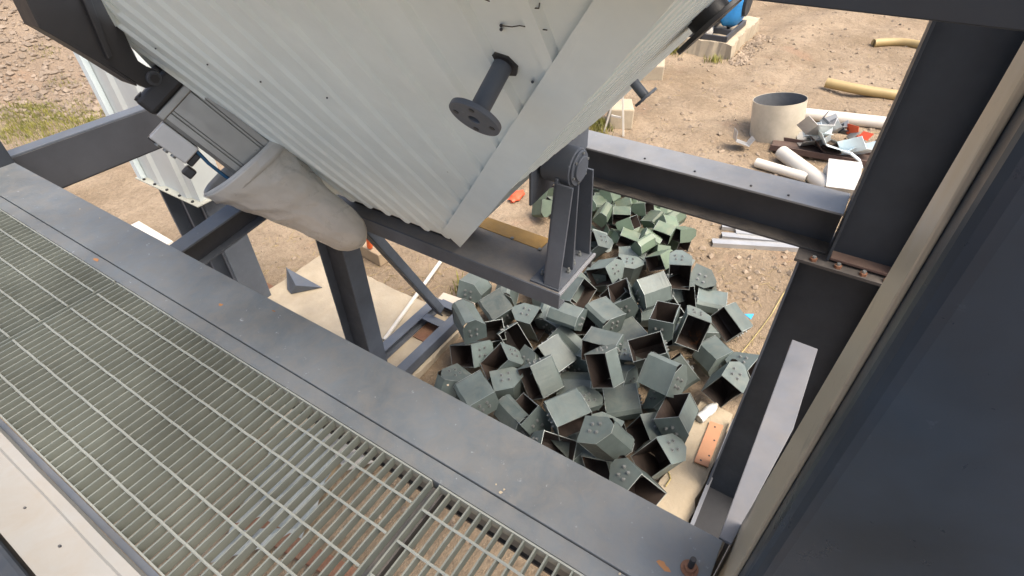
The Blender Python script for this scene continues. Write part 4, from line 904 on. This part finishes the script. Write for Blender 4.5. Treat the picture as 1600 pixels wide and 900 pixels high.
# under the grating
def sheet(label,cs,z,m,seed): 
    t=thing('scrap_sheet',label,'sheet metal',at(*cs[0],z),'sheets lying on the ground under the grating')
    P=[at(px,py,z) for px,py in cs]; mb=MB(); n=14; vs=[]
    for i in range(n):
        for j in range(n):
            u,v=i/(n-1),j/(n-1); q=P[0].lerp(P[1],u).lerp(P[3].lerp(P[2],u),v); vs.append(q+V(0,0,.025*math.sin(v*22)+.05*noise.noise(q*2+Vector((seed,0,0)))))
    mb.add(vs,[[i*n+j,(i+1)*n+j,(i+1)*n+j+1,i*n+j+1] for i in range(n-1) for j in range(n-1)]); o=mb.build('corrugated_sheet',m,t); o.modifiers.new('s','SOLIDIFY').thickness=.004
sheet('pale blue corrugated sheet under the middle of the grating',[(430,690),(560,640),(470,840),(330,880)],.12,SHEETB,1)
sheet('cream corrugated sheet under the grating near the beam',[(480,640),(590,610),(640,700),(540,740)],.14,CREAM,2)
sheet('greenish grey sheet under the left part of the grating',[(150,560),(300,520),(420,640),(260,720)],.13,GALV,5)
t=tag(MB().beam(at(360,800,.1),at(580,920,.1),.12,.05).build('perforated_rail',RUSTY,None,.003),'rust red steel rail lying under the grating','rail')
tag(MB().beam(at(560,690,.06),at(430,800,.06),.14,.06).build('timber_plank',WOOD,None,.004),'weathered timber plank lying under the grating','plank')
# ---------------------------------------------------------------- rubble and grass
def pebble(rnd,c,r):
    k=[rnd.uniform(.6,1.25) for _ in range(6)]; a=rnd.uniform(0,6.28); ca,sa=math.cos(a),math.sin(a)
    v=[(k[0],0,0),(0,k[1],0),(-k[2],0,0),(0,-k[3],0),(.1,.1,k[4]*.75),(0,0,-.5),(.5*k[0],.55*k[1],.4),(-.5*k[2],-.5*k[3],.45)]
    P=[Vector(c)+V((x*ca-y*sa)*r,(x*sa+y*ca)*r,z*r) for x,y,z in v]
    return P,[(0,6,4),(6,1,4),(1,2,4),(2,7,4),(7,3,4),(3,0,4),(0,1,6),(2,3,7),(1,0,5),(2,1,5),(3,2,5),(0,3,5)]
def scatter(name,label,n,fn,m,seed):
    rnd=random.Random(seed); mb=MB(); vs=[];fs=[]
    for i in range(n):
        x,y,r=fn(rnd); z=gh(x,y); P,F=pebble(rnd,(x,y,z+r*.12),r); o=len(vs); vs+=P; fs+=[[a+o for a in f] for f in F]
    mb.v=vs; mb.f=fs; mb.m=[0]*len(fs); o=mb.build(name,m); stuff(tag(o,label,'gravel'))
def pxr(x0,x1,y0,y1,rm,rx):
    def fn(r):
        p=at(r.uniform(x0,x1),r.uniform(y0,y1),0); u=r.random(); return p.x,p.y,rm+(rx-rm)*u**6
    return fn
scatter('gravel','loose pebbles strewn over the open sand',5200,pxr(880,1460,4,470,.005,.055),STONE,1)
scatter('gravel','loose pebbles around the concrete slab and behind the platform',800,pxr(330,760,300,560,.005,.035),STONE,2)
scatter('gravel','small stones by the walkway beam and under the grating',900,lambda r:(r.uniform(.1,2.6),r.uniform(.3,4.5),.006+.03*r.random()**5),STONE,3)
scatter('gravel','broken stones between the heap and the footing',260,lambda r:(r.uniform(2.0,2.9),r.uniform(.28,.55),.012+.025*r.random()),STONE,4)
def bank(r):
    p=at(r.uniform(-60,170),r.uniform(-20,190),0); return p.x,p.y,.012+.085*r.random()**6
scatter('rubble','coarse grey rubble covering the bank in the upper left corner',7000,bank,paint('rubble_stone',(.215,.17,.128),.92,.1,var=.45,bmp=.2),5)
scatter('gravel','crumbled concrete along the plinth edge',420,lambda r:(r.uniform(12.7,15.2),2.72-abs(r.gauss(0,.16)),.02+.06*r.random()**3),STONE,6)
def grass(name,label,n,fn,seed,h):
    rnd=random.Random(seed); vs=[];fs=[]
    for i in range(n):
        x,y=fn(rnd); z=gh(x,y); hh=h*rnd.uniform(.5,1.2); a=rnd.uniform(0,6.28); w_=hh*.06; lx,ly=math.cos(a)*hh*rnd.uniform(.1,.6),math.sin(a)*hh*rnd.uniform(.1,.6)
        o=len(vs); px,py=-math.sin(a)*w_,math.cos(a)*w_
        vs+=[V(x-px,y-py,z),V(x+px,y+py,z),V(x+lx*.4+px*.7,y+ly*.4+py*.7,z+hh*.6),V(x+lx*.4-px*.7,y+ly*.4-py*.7,z+hh*.6),V(x+lx,y+ly,z+hh*.95)]
        fs+=[[o,o+1,o+2,o+3],[o+3,o+2,o+4]]
    mb=MB(); mb.v=vs; mb.f=fs; mb.m=[0]*len(fs); stuff(tag(mb.build(name,GRASS),label,'grass'))
cl=[at(random.uniform(0,165),random.uniform(172,228),0) for _ in range(60)]+[at(random.uniform(20,150),random.uniform(60,170),0) for _ in range(5)]
grass('grass','yellow green grass along the foot of the rubble bank',5000,lambda r:(lambda c:(c.x+r.gauss(0,.16),c.y+r.gauss(0,.16)))(cl[int(r.random()*len(cl))]),2,.085)
cl2=[at(x,y,0) for x,y in((726,462),(732,458),(1050,84),(1055,80),(935,195),(925,200),(940,205),(1115,95))]
grass('weeds','sparse weed tufts by the slab, blocks and plinth',700,lambda r:(lambda c:(c.x+r.gauss(0,.09),c.y+r.gauss(0,.09)))(cl2[int(r.random()*len(cl2))]),3,.14)

def straws(name,label,n,fn,seed):
    rnd=random.Random(seed); mb=MB()
    for i in range(n):
        p=fn(rnd); z=gh(p.x,p.y)+.006; a=rnd.uniform(0,6.28); l=rnd.uniform(.03,.16); d=V(math.cos(a)*l/2,math.sin(a)*l/2,rnd.uniform(-.004,.01)); s_=V(-d.y,d.x,0).normalized()*rnd.uniform(.0015,.004)
        c=V(p.x,p.y,z); q=[c-d-s_,c+d-s_*.4,c+d+s_*.4,c-d+s_]; o=len(mb.v); mb.v+=q+[v+V(0,0,.004) for v in q]; mb.f+=[[o+3,o+2,o+1,o],[o+4,o+5,o+6,o+7],[o,o+1,o+5,o+4],[o+1,o+2,o+6,o+5],[o+2,o+3,o+7,o+6],[o+3,o,o+4,o+7]]; mb.m+=[0]*6
    stuff(tag(mb.build(name,paint('dry_straw',(.34,.26,.13),.85,0,var=.4)),label,'straw'))
straws('dry_straw','dry straw and twigs scattered over the sand and footing edge',900,lambda q:at(q.uniform(930,1440),q.uniform(60,560),0) if q.random()<.6 else at(q.uniform(380,720),q.uniform(330,520),0),9)
